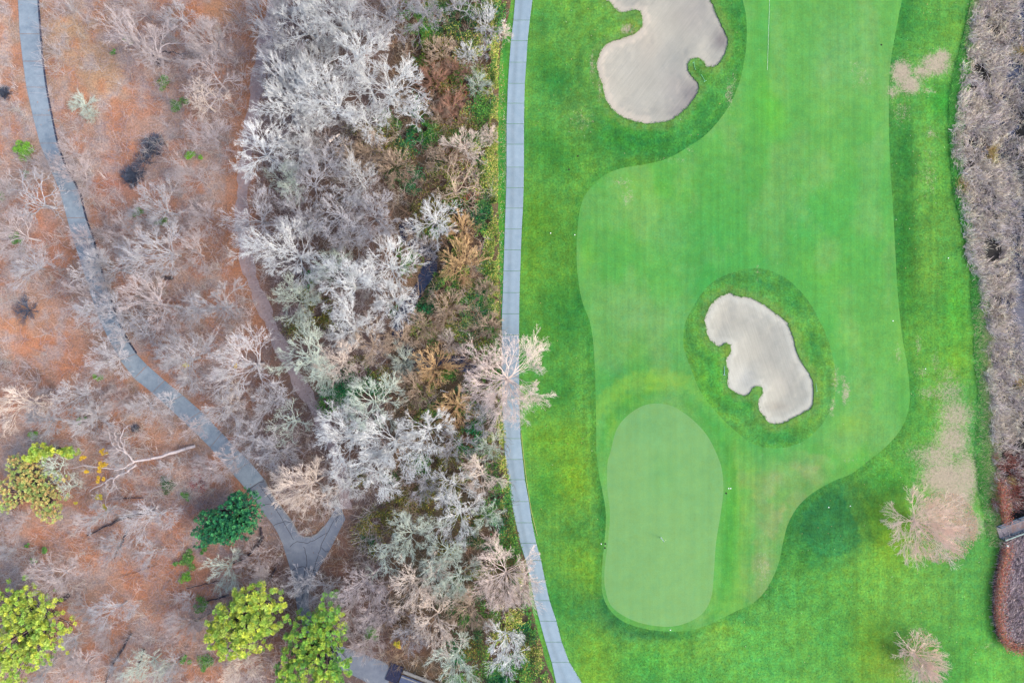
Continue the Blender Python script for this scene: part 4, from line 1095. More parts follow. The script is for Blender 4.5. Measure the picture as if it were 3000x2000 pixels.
# mistletoe and yellow tufts held in bare crowns
def puff_thing(px, py, r_px, z, cols, label, name='mistletoe_clump', cat='mistletoe', group='yellow clumps in the bare crowns', npf=12, flat=.6, seed=0):
    r = np.random.default_rng(100 + seed + int(px))
    k = 1 - z / CAM_H; X, Y, _ = P(px, py); X *= k; Y *= k; R_ = r_px * MPP * k
    nl = 5 if R_ < .8 else 9
    lc = np.column_stack([r.normal(0, .42, nl), r.normal(0, .42, nl), r.uniform(-.1, .2, nl)]) * R_; lr = r.uniform(.25, .55, nl) * R_
    n = int(npf * 30); k_ = r.integers(0, nl, n); d = r.normal(0, 1, (n, 3)); d /= np.linalg.norm(d, axis=1, keepdims=True)
    C = lc[k_] + d * (lr[k_][:, None] * r.random((n, 1)) ** .33) * (1, 1, flat)
    me = leaf_mesh(name, C, .08, pick(r, n, cols, .25) * 1.3, .55, 3, .8)
    o = link(name, me, None, (X, Y, z)); tag(o, label, cat, group)
    return o
Yc = [(214,194,62),(196,180,66),(226,206,80),(180,176,80)]; Oc = [(222,182,60),(232,192,70),(208,168,60)]
for i, (px, py, r_, z, c, lab) in enumerate([
    (543,1068,13,7,Yc,'round yellow clump with a dark middle, in the spreading pale tree'), (690,1070,7,7,Oc,'tiny orange yellow clump in the large white limbed tree'),
    (303,1322,12,4,Oc,'yellow orange clump, topmost right of the cluster by the leaning trunk'), (240,1340,12,4,Oc,'orange clump left of the leaning trunk top'),
    (308,1358,16,4,Oc,'largest orange yellow clump beside the leaning trunk'), (296,1371,13,4,Oc,'orange clump joined under the largest one'),
    (252,1381,9,4,Oc,'small yellow clump left under the largest one'), (292,1404,12,4,Oc,'yellow clump on the lower limb of the leaning trunk'),
    (294,1454,11,3,Yc,'yellow olive clump over white twigs, second from below'), (309,1485,10,3,Yc,'yellow clump over white twigs, lowest of all'),
    (221,1471,7,3,Yc,'tiny yellow clump in white twigs, leftmost'), (1160,1885,14,3,Yc,'yellow green clump over red leaves near the footbridge'), (1172,1893,6,3,Oc,'tiny orange clump beside the yellow green one near the footbridge')]):
    puff_thing(px, py, r_, z, c, lab, seed=i)
# green ground tufts and small evergreen bushes
Gc = [(116,170,84),(96,156,78),(140,184,96),(84,140,76)]; Bg = [(128,190,70),(150,204,80),(110,176,66)]; Dg = [(60,110,66),(76,124,66),(50,92,60)]
for i, (px, py, r_, c, lab) in enumerate([
    (75,445,36,Bg,'bright green bush left of the footpath'), (380,118,17,Gc,'green tuft inside the mauve crown near the top'), (480,240,19,Gc,'green tuft under long pale limbs'),
    (527,308,24,Gc,'pale green bush, larger one left of the trail'), (565,455,22,Bg,'vivid green bush over brown ground left of the trail'), (75,508,9,Gc,'tiny green tuft below the bright bush by the footpath'),
    (330,155,9,Gc,'tiny olive tuft under the mauve crown'), (45,700,22,Gc,'dull green tuft at the left edge under a hazy tree'), (8,575,16,Gc,'olive tuft cut by the left edge'),
    (470,655,17,Gc,'olive green tuft below the dark grey shrubs'), (405,620,16,Gc,'grey green tuft under a thin tree'), (282,1103,14,Bg,'lone green tuft left of the footpath'),
    (100,1275,20,Bg,'deep green tuft above the yellow green cluster'), (495,1425,24,Dg,'dark mossy bush left of the red twig patch'), (540,1452,16,Gc,'olive tuft above the dark green evergreen'),
    (560,1645,30,Gc,'green bush under the dark evergreen, upper'), (545,1690,20,Bg,'green bush under the dark evergreen, lower'), (605,1605,16,Gc,'olive tuft touching the underside of the dark evergreen'),
    (515,1650,10,Gc,'tiny tuft left of the green bush'), (98,1640,12,Bg,'small green tuft in the lower left wood'), (130,1610,14,Gc,'faint green tuft beside it in the lower left wood'), (75,1595,9,Gc,'tiny green tuft above the faint one'),
    (590,1770,22,Gc,'green tuft left of the middle yellow green tree'), (600,1935,30,Gc,'dull green bush at the bottom under the middle tree'), (540,1935,16,Gc,'olive tuft at the bottom beside the dull bush'),
    (1085,1850,22,Gc,'grey green bush under bare crowns right of the path curve'), (240,1235,16,Gc,'green tuft under whitish twigs at the left'),(1075,1580,22,Dg,'dark green bush right of the reddish slope')]):
    o = puff_thing(px, py, r_, .5, c, lab, 'green_bush', 'bush', 'green bushes on the woodland floor', npf=int(6 + r_ * r_ / 16), flat=.5, seed=40 + i)
o = puff_thing(580, 1412, 32, .6, [(188,110,112),(176,92,98),(160,88,84)], 'soft crimson bush left of the footpath under hazy crowns', 'crimson_bush', 'bush', None, npf=22, flat=.4)
# ------------------------------------------------------------------ undergrowth, leaves, reeds: what nobody could count
def scatter(n, x0, x1, y0, y1, r):
    return np.stack([r.uniform(x0, x1, n), r.uniform(y0, y1, n)], 1)
r = np.random.default_rng(900)
# fallen leaves on the woodland floor
n = 150000
pp = scatter(n, -78, 1, -52, 52, r)
ins = inside(WD, pp); px, py = topx(pp)
dens = vnoise(pp[:, 0], pp[:, 1], .3, 3, 2) * (1 - .55 * sm(800, 900, px) * (px < 1450))
lpc = (PXY(lpL) + PXY(lpR)) / 2
dl = dist(lpc, pp, False, 6)
onp = dl < 1.45
fk = inside(FK, pp)
dk = dist(creek_mid, pp, False, 6)
ok = ins & (dens > r.random(n) * .75) & ~((onp | fk) & (r.random(n) < .975)) & ~(inside(TR, pp) & (r.random(n) < .7)) & (dk > 1.2) & ~(dist((PXY(pathL) + PXY(pathR)) / 2, pp, False, 3) < 1.35)
pp = pp[ok]; px, py = px[ok], py[ok]; n = len(pp)
fl = np.array([S(*k) for k in [(206,140,96),(184,116,80),(222,166,120),(150,92,70),(196,146,112),(236,192,150),(130,92,80)]])
dkc = np.array([S(*k) for k in [(120,78,62),(146,98,74),(98,70,62),(170,130,100),(84,60,54)]])
c = fl[r.integers(0, 7, n)]; c2 = dkc[r.integers(0, 5, n)]
m = (sm(700, 860, px) * (1 - .0 * px))[:, None] > r.random((n, 1))
c = np.where(m, c2, c) * r.uniform(.8, 1.15, (n, 1))
bt = base_tint(pp, 'woods'); c = c * .5 + bt * .65
z = height(pp) + np.where(onp[ok] | fk[ok], .07, .02) + r.uniform(0, .05, n)
o = link('fallen_leaves', leaf_mesh('fallen_leaves', np.column_stack([pp, z]), .085, c, .6, 5, .35))
tag(o, 'orange brown fallen leaves scattered over the woodland floor', 'leaves', kind='stuff')

# a few pale leaves blown over the lawn and the path edges
n = 2600
pp = scatter(n, -1, 74, -50, 50, r); px, py = topx(pp)
rough = ~inside(WD, pp) & ~inside(FW, pp) & ~inside(BK, pp) & ~inside(B1, pp) & ~inside(B2, pp)
w = .05 + .35 * (vnoise(pp[:, 0], pp[:, 1], .08, 2) > .55) + .5 * ((px > 2600) & (py > 1400)) + .25 * ((px > 2600) & (px < 2700) & (py < 700))
dtr = np.hypot((px - 2800) / 80, (py - 1600) / 60); w = np.maximum(w, 1.0 * (dtr < 1))
ok = rough & (r.random(n) < w)
pp = pp[ok]; n = len(pp)
more = np.stack([r.uniform(1465, 1478, 500), r.uniform(0, 900, 500)], 1) ; more = PXY(more)
pp = np.concatenate([pp, more]); n = len(pp)
c = pick(r, n, [(236,226,180),(240,214,150),(226,190,140),(214,160,110),(238,232,214)], .1)
o = link('lawn_leaves', leaf_mesh('lawn_leaves', np.column_stack([pp, height(pp) + .04]), .06, c, .75, 6, .25))
tag(o, 'pale yellow leaves dotted over the mown rough', 'leaves', kind='stuff')
# carpet of tan leaves under the lawn trees
n = 9000
a, q = r.uniform(0, 6.283, n), np.sqrt(r.random(n)); sel = r.random(n) < .8
bx = np.where(sel, 2765 + 100 * q * np.cos(a), 2695 + 60 * q * np.cos(a)); by = np.where(sel, 1545 + 105 * q * np.sin(a), 1905 + 62 * q * np.sin(a))
pp = PXY(np.column_stack([bx, by])); nn_ = vnoise(pp[:, 0], pp[:, 1], .5, 3, 1); ok = nn_ + (1 - q) * .5 > r.random(n) * 1.0; pp = pp[ok]; n = len(pp)
c = pick(r, n, [(206,180,160),(222,176,140),(196,176,166),(226,180,150),(196,172,160)], .12) * 1.1
o = link('leaf_carpet', leaf_mesh('leaf_carpet', np.column_stack([pp, height(pp) + .03]), .075, c, .7, 8, .3))
tag(o, 'tan and peach leaves lying under the lawn trees', 'leaves', kind='stuff')

# brambles and ivy of the strip between the wood and the cart path
blob = [  # px, py, rx, ry, weight, palette
 (1230,60,70,60,1.,'g'),(1300,60,80,60,1.,'d'),(1370,90,60,60,1.,'d'),(1250,110,50,50,.9,'g'),(1390,20,60,40,.9,'g'),(1440,20,40,40,.8,'y'),(1395,110,60,40,.9,'y'),(1340,230,50,50,.5,'g'),
 (1215,400,65,60,1.,'e'),(1250,390,50,50,1.,'g'),(1180,440,40,50,1.,'d'),(1170,510,40,60,1.,'d'),(1215,530,35,50,1.,'e'),(1150,360,60,40,.5,'g'),(1210,330,25,60,.7,'e'),
 (1440,100,22,120,1.,'y'),(1452,300,14,300,1.,'y'),(1425,250,30,60,.6,'y'),(1410,330,45,60,.9,'g'),(1440,480,28,90,1.,'y'),(1415,520,50,60,.8,'y'),(1425,600,40,50,1.,'d'),(1410,640,50,40,.9,'d'),(1440,690,30,60,1.,'y'),(1450,600,14,300,.9,'y'),
 (1420,790,50,70,1.,'g'),(1440,760,30,60,1.,'y'),(1400,850,50,50,1.,'e'),(1430,880,40,50,1.,'g'),(1400,940,55,50,1.,'e'),(1435,950,25,60,1.,'g'),(1370,960,40,40,.8,'g'),(1360,880,40,50,.6,'g'),(1455,850,10,160,.9,'y'),(1440,850,24,80,.9,'y'),
 (1370,1010,30,40,.9,'d'),(1340,850,30,40,.7,'d'),(1270,840,50,40,.6,'d'),(1250,900,40,30,.8,'e'),(1190,910,60,40,.9,'d'),(1230,730,40,60,.5,'g'),(1190,760,30,60,.7,'g'),(1290,780,40,30,.5,'d'),
 (940,900,60,50,.95,'m'),(960,940,50,40,.9,'m'),(900,860,40,40,.8,'m'),(880,960,60,40,.6,'m'),(910,820,20,50,.8,'e'),(1060,1110,70,50,1.,'d'),(1000,1150,70,50,1.,'e'),(970,1190,40,40,1.,'g'),(1100,1140,50,40,.9,'e'),(1060,1070,50,40,.8,'m'),(1120,1100,40,40,.7,'m'),
 (1420,1230,50,50,1.,'d'),(1390,1260,40,40,.9,'e'),(1430,1330,40,70,.8,'g'),(1440,1380,30,60,.8,'d'),(1450,1290,24,50,.8,'y'),(1390,1350,20,60,.5,'m'),(1440,1500,40,60,1.,'d'),(1460,1540,40,50,1.,'e'),(1420,1560,50,50,.9,'d'),(1390,1580,60,30,.7,'d'),(1470,1480,15,40,.8,'y'),
 (1180,1460,60,50,.8,'m'),(1120,1520,70,50,.8,'m'),(1240,1500,40,40,.6,'m'),(1080,1560,50,60,.7,'m'),(1100,1600,40,50,.6,'m'),(1150,1400,40,30,.7,'d'),(1200,1350,50,30,.5,'m'),(1240,1360,30,30,.7,'g'),(1060,1400,40,40,.5,'m'),
 (1380,1900,50,50,.8,'m'),(1400,1840,20,60,.7,'d'),(1360,1980,70,40,.8,'g'),(1530,1970,50,60,1.,'g'),(1545,1900,30,50,.7,'m'),(1500,1990,50,30,1.,'e'),(1480,1960,60,40,.7,'g'),(1555,1750,12,60,.6,'m'),(1450,1985,40,30,.7,'d'),(1580,1950,20,40,.5,'y'),
 (1280,620,70,60,.35,'m'),(1300,560,80,50,.4,'m'),(1330,480,70,60,.45,'m'),(1350,1000,60,60,.3,'m'),(1150,450,80,90,.5,'m'),(1090,400,90,60,.35,'m'),(1310,160,80,80,.5,'m'),(1320,300,80,80,.5,'r'),(1290,200,60,60,.5,'r'),(1330,470,60,60,.4,'r'),(1370,600,50,40,.4,'r'),(1250,1200,90,90,.3,'m'),(1300,1400,90,90,.3,'m'),
 (480,250,20,30,.1,'m')]
rb = np.random.default_rng(5)
for yy in range(-20, 2020, 55):
    xe = np.interp(yy, [0, 200, 900, 1300, 1560, 1750, 2000], [1490, 1458, 1462, 1480, 1518, 1548, 1618])
    for k in range(4):
        blob.append((xe - 25 - rb.uniform(0, 240), yy + rb.uniform(-30, 30), rb.uniform(25, 50), rb.uniform(25, 50), rb.uniform(.35, .8), rb.choice(list('ggymmdye'))))
    blob.append((xe - 14, yy, 14, 45, .8, rb.choice(list('yyg'))))
pal = {'g': [(70,132,62),(96,156,66),(120,172,72),(52,106,60),(84,140,60)], 'd': [(38,76,56),(54,98,60),(30,62,52),(76,120,66),(96,140,84)], 'e': [(36,116,74),(50,138,82),(28,92,66),(70,156,92),(40,100,64)],
       'y': [(150,176,72),(176,186,84),(196,192,104),(110,150,66),(206,186,120),(90,132,60)], 'm': [(104,104,60),(126,120,62),(86,90,56),(140,112,76),(74,104,58),(170,166,70)], 'r': [(140,84,66),(164,96,76),(120,72,60),(110,100,60),(182,116,92)]}
C, K = [], []
for (bx, by, rx, ry, w, p_) in blob:
    n = int(rx * ry * MPP * MPP * 3.14 * 85 * w)
    a, q = r.uniform(0, 6.283, n), np.sqrt(-np.log(1 - r.random(n) * .93)) * .62
    x, y = bx + rx * q * np.cos(a), by + ry * q * np.sin(a)
    p2 = PXY(np.column_stack([x, y]))
    nn_ = vnoise(p2[:, 0], p2[:, 1], .9, 3, 4)
    hz_ = 2.4 * vnoise(p2[:, 0], p2[:, 1], .5, 2, 6) - .2
    C.append(np.column_stack([p2, hz_ * r.uniform(.45, 1.0, n), nn_]))
    base = pick(r, n, pal[p_], .25) * (.75 + .5 * vnoise(p2[:, 0], p2[:, 1], .6, 2, 8))[:, None]
    K.append(base * 1.3)
C = np.concatenate(C); K = np.concatenate(K)
hz_ = height(C[:, :2])
inw = inside(WD, C[:, :2]) & (C[:, 3] > .38) & (dist(creek_mid, C[:, :2], False, 4) > .35) 
C[:, 2] += hz_; C, K = C[inw], K[inw]
o = link('bramble_undergrowth', leaf_mesh('bramble_undergrowth', C[:, :3], .095, K, .7, 11, .5))
tag(o, 'green and olive bramble leaves covering the strip beside the cart path', 'brambles', kind='stuff')
print('bramble leaves', len(C))

# brushwood: thin saplings, whips and dead stalks through the whole wood
def strokes(base, dirs, L, w, col_, bend=.3, seg=2, r=None, name='x'):
    """curved thin 3-sided whips: base N x 3, dirs unit N x 3"""
    n = len(base); rows = []
    p = base; d = dirs
    for k in range(seg):
        q = p + d * (L / seg)[:, None]
        r0 = w * (1 - .4 * k / seg); r1 = w * (1 - .4 * (k + 1) / seg)
        rows.append(np.column_stack([p, q, r0, r1]))
        d = d + r.normal(0, bend, (n, 3)); d /= np.linalg.norm(d, axis=1, keepdims=True); p = q
    sg = np.stack(rows, 1).reshape(-1, 8)
    v, f = tubes(sg, 3)
    N_ = len(sg); fc = np.repeat(col_, seg, 0)
    return v, f, np.tile(fc, (3, 1))
n = 60000
pp = scatter(n, -78, 0, -52, 52, r); px, py = topx(pp)
w_ = .35 + .4 * sm(250, 500, px) * (px < 720) + .55 * sm(740, 820, px)
w_ = w_ * sm(.35, .6, vnoise(pp[:, 0], pp[:, 1], .22, 3, 12)) * 1.6
ok = inside(WD, pp) & (r.random(n) < w_) & (dist(lpc, pp, False, 4) > 1.6) & ~inside(FK, pp) & (dist(trail_mid, pp, False, 4) > 1.1)
pp = pp[ok]; px, py = px[ok], py[ok]; n = len(pp)
az, el = r.uniform(0, 6.283, n), r.uniform(.25, 1.3, n)
d = np.stack([np.cos(az) * np.cos(el), np.sin(az) * np.cos(el), np.sin(el)], 1)
ca = pick(r, n, [(186,170,178),(164,150,166),(200,180,176),(150,132,140)], .12); cb = pick(r, n, [(170,142,120),(150,120,100),(186,160,140),(120,92,80),(196,190,190)], .15)
cc = np.where((px > 900)[:, None], cb * 1.2, ca * 1.45)
v, f, fc = strokes(np.column_stack([pp, height(pp)]), d, r.uniform(.6, 2.4, n), r.uniform(.012, .024, n), cc, .25, 3, r)
me = mesh_np('brushwood', v, f, M['leafy']); attr(me, 'tint', fc, 'FACE')
o = link('brushwood', me); tag(o, 'thin leafless whips and saplings growing through the wood', 'brushwood', kind='stuff')

# saplings: little many-stemmed fans that fill the gaps between the crowns
nf = 7500; pp = scatter(nf, -77, -2, -52, 52, r); px, py = topx(pp)
w_ = np.where(px < 720, .72, .8) * sm(.30, .52, vnoise(pp[:, 0], pp[:, 1], .16, 3, 12))
def hole_(cx, cy, rx, ry, k): return 1 - k * np.exp(-(((px - cx) / rx) ** 2 + ((py - cy) / ry) ** 2) ** 2)
for h_ in ((300, 200, 130, 170, .9), (360, 470, 130, 110, .85), (110, 960, 140, 90, .85), (180, 1060, 110, 60, .8), (430, 1700, 120, 150, .8), (560, 60, 90, 60, .6), (1010, 1640, 40, 80, .7), (1200, 430, 80, 120, .6), (1440, 600, 40, 600, .7), (820, 1900, 50, 90, .7), (1180, 1985, 90, 45, 1.), (330, 1640, 80, 80, .6)): w_ = w_ * hole_(*h_)
ok = inside(WD, pp) & (r.random(nf) < w_) & ((dist(lpc, pp, False, 4) > np.where((py > 620) & (py < 1010), 1.0, 1.8))) & ((dist(trail_mid, pp, False, 4) > .8) | (py > 880)) & ~inside(FK, pp); pp = pp[ok]; nf = len(pp); px, py = topx(pp)
ns_ = 15; hgt = r.uniform(.9, 2.6, nf); n = nf * ns_
az = r.uniform(0, 6.283, n); el = r.uniform(.35, 1.3, n)
d = np.stack([np.cos(az) * np.cos(el), np.sin(az) * np.cos(el), np.sin(el)], 1)
base = np.column_stack([np.repeat(pp, ns_, 0) + r.normal(0, .08, (n, 2)), np.repeat(height(pp), ns_) + r.uniform(.0, 1.2, n)])
fc_ = np.where((px > 1130)[:, None], pick(r, nf, [(196,172,150),(170,146,124),(200,190,184),(190,150,130)], .1), pick(r, nf, [(202,194,200),(186,178,188),(206,192,196),(190,186,186)], .1)) * 1.55
v, f, fc = strokes(base, d, np.repeat(hgt, ns_) * r.uniform(.5, 1.1, n), r.uniform(.010, .017, n), np.repeat(fc_, ns_, 0) * r.uniform(.8, 1.1, (n, 1)), .22, 2, r)
me = mesh_np('saplings', v, f, M['leafy']); attr(me, 'tint', np.minimum(fc, .85), 'FACE')
o = link('saplings', me); tag(o, 'hazy leafless saplings filling the gaps between the bare crowns', 'saplings', kind='stuff'); print('fans', nf)

# reeds and dead stalks in the ditch at the right
nt = 11000
pp = PXY(np.column_stack([r.uniform(2790, 3100, nt), r.uniform(-120, 1900, nt)])); px, py = topx(pp)
ib = inside(BK, pp) | (dist(BK, pp, True, 3) < .5) & (px > 2790)
dch = np.where(inside(CH, pp), 1, -1) * dist(CH, pp, True, 3)
clump = vnoise(pp[:, 0], pp[:, 1], .45, 2, 3)
keep = ib & (dch < .9 * clump - .15) & (clump > .27) & ~((py > 1495) & (py < 1615) & (px > 2895)) & ~(np.hypot((px - 2853) / 10, (py - 418) / 15) < 1) & (py < 1570) & ~((py > 1360) & (r.random(nt) < .35))
pp = pp[keep]; nt = len(pp); print('tufts', nt)
nb = 11
tw = vnoise(pp[:, 0], pp[:, 1], .25, 2, 7) * 9
tc = pick(r, nt, [(214,200,190),(196,184,186),(226,212,194),(176,162,164),(200,188,178),(206,196,202)], .08) * 1.3
g_ = vnoise(pp[:, 0], pp[:, 1], .2, 2, 13)
tc = np.where((g_ > .74)[:, None], pick(r, nt, [(216,200,140),(196,180,124),(214,176,130)], .1), tc) * 1.6
py = topx(pp)[1]
lowr = ((py > 1330) & (py < 1570) & (r.random(nt) < .6))[:, None]
tc = np.where(lowr, pick(r, nt, [(176,98,88),(196,122,108),(190,150,150)], .1) * 1.2, tc)
base = np.repeat(pp, nb, 0) + r.normal(0, .12, (nt * nb, 2)); n = len(base)
ba = np.repeat(tw, nb) + r.normal(0, 1.1, n); el = r.uniform(.35, 1.25, n)
d = np.stack([np.cos(ba) * np.cos(el), np.sin(ba) * np.cos(el), np.sin(el)], 1)
cc = np.repeat(tc, nb, 0) * np.where(r.random((n, 1)) < .4, r.uniform(.3, .7, (n, 1)), r.uniform(.9, 1.3, (n, 1)))
v, f, fc = strokes(np.column_stack([base, height(base) + .05]), d, np.repeat(r.uniform(.7, 1.5, nt), nb) * r.uniform(.6, 1.2, n), r.uniform(.017, .034, n), cc, .45, 2, r)
me = mesh_np('reeds', v, f, M['leafy']); attr(me, 'tint', np.minimum(fc, .85), 'FACE')
o = link('reeds', me); tag(o, 'tangled dry grey and tan reeds along the dark ditch at the right', 'reeds', kind='stuff')

# thicket below the boardwalk: straight grey whips with red leaves along its edge
n = 26000
pp = PXY(np.column_stack([r.uniform(2905, 3080, n), r.uniform(1570, 1925, n)])); px, py = topx(pp)
keep = inside(BK, pp) & ~((py < 1600) & (px < 2940)) & (dist(BK, pp, True, 3) > .9); pp, px, py = pp[keep], px[keep], py[keep]; n = len(pp)
az = r.normal(2.45, .45, n) + 1.2 * vnoise(pp[:, 0], pp[:, 1], .15, 2, 2); el = r.uniform(.15, .9, n)
d = np.stack([np.cos(az) * np.cos(el), np.sin(az) * np.cos(el), np.sin(el)], 1)
cc = pick(r, n, [(176,162,176),(196,184,192),(150,138,154),(128,112,124),(200,180,180)], .12) * np.where(r.random((n, 1)) < .3, .7, 2.6)
v, f, fc = strokes(np.column_stack([pp, height(pp) + .1]), d, r.uniform(.8, 2.2, n), r.uniform(.012, .024, n), cc, .1, 2, r)
me = mesh_np('thicket_whips', v, f, M['leafy']); attr(me, 'tint', fc, 'FACE')
o = link('thicket_whips', me); tag(o, 'grey leafless whips of the thicket below the boardwalk', 'thicket', kind='stuff')
n = 10000
e = BK[(BK[:, 0] > 70) & (BK[:, 0] < 74.9)]; ex, ey = topx(e); e = e[((ey > 1420) & (ey < 1530)) | ((ey > 1590) & (ey < 1990))]
q = e[r.integers(0, len(e), n)] + np.stack([np.abs(r.normal(0, .75, n)) - .25, r.normal(0, .4, n)], 1)
cc = pick(r, n, [(182,92,80),(200,112,92),(156,76,72),(222,150,128),(150,140,90),(176,150,150),(140,110,110)], .2) * 1.3
o = link('red_leaves', leaf_mesh('red_leaves', np.column_stack([q, height(q) + r.uniform(.5, 1.8, n)]), .08, cc, .6, 4, .7))
tag(o, 'brick red leaves fringing the thicket below and above the boardwalk', 'leaves', kind='stuff')

# long grass on the bank between the lawn and the reeds
n = 60000
by = r.uniform(-60, 1600, n); e0 = np.interp(by, [0, 89, 192, 268, 357, 491, 580, 762, 873, 962, 1052, 1141, 1230, 1345, 1456, 1560], [2843, 2825, 2798, 2780, 2776, 2783, 2794, 2843, 2843, 2852, 2850, 2865, 2861, 2856, 2870, 2890])
e1 = np.interp(by, [q[1] for q in bank_px[0:22]], [q[0] for q in bank_px[0:22]])
pp = PXY(np.column_stack([e0 + (e1 - e0 + 10) * r.random(n) ** .9, by])); ok = vnoise(pp[:, 0], pp[:, 1], .7, 2, 21) > r.random(n) * .9; pp = pp[ok]; px, py = topx(pp); n = len(pp)
az = r.normal(.3, 1.1, n); el = r.uniform(.3, 1.1, n); d = np.stack([np.cos(az) * np.cos(el), np.sin(az) * np.cos(el), np.sin(el)], 1)
g_ = np.clip((px - np.interp(py, by[:0].tolist() or [0, 1600], [2800, 2880])) / 60 + .3 * (py > 900), 0, 1)[:, None]
cc = np.where(r.random((n, 1)) < g_ * .75, pick(r, n, [(190,196,140),(206,198,160),(160,180,120),(200,186,160)], .12), pick(r, n, [(96,184,86),(70,160,72),(126,200,96),(84,150,70)], .15)) * 1.7
v, f, fc = strokes(np.column_stack([pp, height(pp)]), d, r.uniform(.2, .5, n), r.uniform(.016, .03, n), cc, .3, 1, r)
me = mesh_np('bank_grass', v, f, M['leafy']); attr(me, 'tint', fc, 'FACE')
o = link('bank_grass', me); tag(o, 'long green and straw grass on the bank beside the reeds', 'grass', kind='stuff')
# rough tufts: longer blades of grass lifted out of the mown rough
n = 60000
pp = scatter(n, 0, 69, -51, 51, r); px, py = topx(pp)
ok = ~inside(WD, pp) & ~inside(FW, pp) & ~inside(B1, pp) & ~inside(B2, pp) & ~inside(BK, pp) & (px < 2850) & (dist((PXY(pathL) + PXY(pathR)) / 2, pp, False, 3) > 1.4)
pp = pp[ok]
def along(line, n_, sd, closed=True):
    q = dense(line, .3, closed); t = q[r.integers(0, len(q), n_)]; return t + r.normal(0, sd, (n_, 2))
fwl = FW[np.abs(FW[:, 1]) < 52]
ed = np.concatenate([along(B1, 1600, .10), along(B2, 1300, .10), along(catmull(pathR, 1.0, False), 2600, .07, False) + (.06, 0), along(catmull(pathL, 1.0, False), 1600, .07, False) - (.06, 0)])
pp = np.concatenate([pp, ed])
n = len(pp); cc = base_tint(pp, 'rough') * r.uniform(.6, 1.45, (n, 1)); dd = dead(pp)[:, None]; cc = np.where(r.random((n, 1)) < dd * 1.1, pick(r, n, [(200,182,160),(186,166,146)], .1), cc)
o = link('rough_tufts', leaf_mesh('rough_tufts', np.column_stack([pp, height(pp) + .03]), .10, cc, .3, 15, .5))
tag(o, 'longer grass blades standing in the mown rough', 'grass', kind='stuff')

# ------------------------------------------------------------------ fallen trunks and logs
def log(name, pts, rads, mat, label, branches=(), cat='log', sides=8):
    """pts: (px, py, z)"""
    root = empty(name, P(*pts[0][:2])); tag(root, label, cat)
    rx, ry, _ = root.location
    def chain(pts, rads):
        p = [np.array([*P(a, b)[:2], c]) * (1, 1, 1) for a, b, c in pts]
        p = [np.array([q[0] * (1 - q[2] / CAM_H) - rx, q[1] * (1 - q[2] / CAM_H) - ry, q[2]]) for q in p]
        out = []
        for i in range(len(p) - 1):
            k = 4
            for j in range(k):
                a, b = p[i] + (p[i + 1] - p[i]) * j / k, p[i] + (p[i + 1] - p[i]) * (j + 1) / k
                ra, rb = rads[i] + (rads[i + 1] - rads[i]) * j / k, rads[i] + (rads[i + 1] - rads[i]) * (j + 1) / k
                out.append([a, b, ra, rb])
        rr_ = np.random.default_rng(len(pts) + int(pts[0][0]))
        for i in range(len(out) - 1):
            w = rr_.normal(0, .07, 3); out[i][1] = out[i][1] + w; out[i + 1][0] = out[i][1]
        return [(*a, *b, c, d) for a, b, c, d in out]
    v, f = tubes(chain(pts, rads), sides); link('trunk', mesh_np('trunk', v, f, mat, True), root)
    for bp, br in branches:
        v, f = tubes(chain(bp, br), 5); link('branch', mesh_np('branch', v, f, mat, True), root)
    return root
log('leaning_trunk', [(572,1306,.3),(520,1322,1.2),(460,1338,2),(395,1352,3),(360,1372,3.6),(335,1378,4)], [.24,.24,.2,.16,.10,.06], M['Pk'], 'long white dead trunk leaning left with forked pale limbs', [
    ([(395,1352,3),(370,1325,4),(350,1305,4.6),(338,1285,5),(335,1265,5.4)], [.16,.13,.1,.07,.04]), ([(370,1325,4),(358,1300,4.6),(352,1285,5),(362,1255,5.6),(385,1243,6)], [.1,.09,.07,.05,.03]),
    ([(372,1328,4),(345,1318,4.6),(325,1290,5),(318,1264,5.4)], [.09,.07,.05,.03]), ([(398,1360,3),(370,1382,3),(345,1392,3),(315,1405,3),(285,1425,3),(262,1440,3)], [.2,.16,.13,.1,.07,.04]),
    ([(345,1392,3),(332,1410,3.2),(345,1435,3.4)], [.08,.06,.03]), ([(350,1372,3.6),(300,1370,4),(250,1362,4.2),(205,1372,4.4)], [.09,.07,.05,.03]), ([(358,1305,4.6),(366,1288,5),(384,1278,5.3)], [.06,.05,.03])], 'tree trunk')
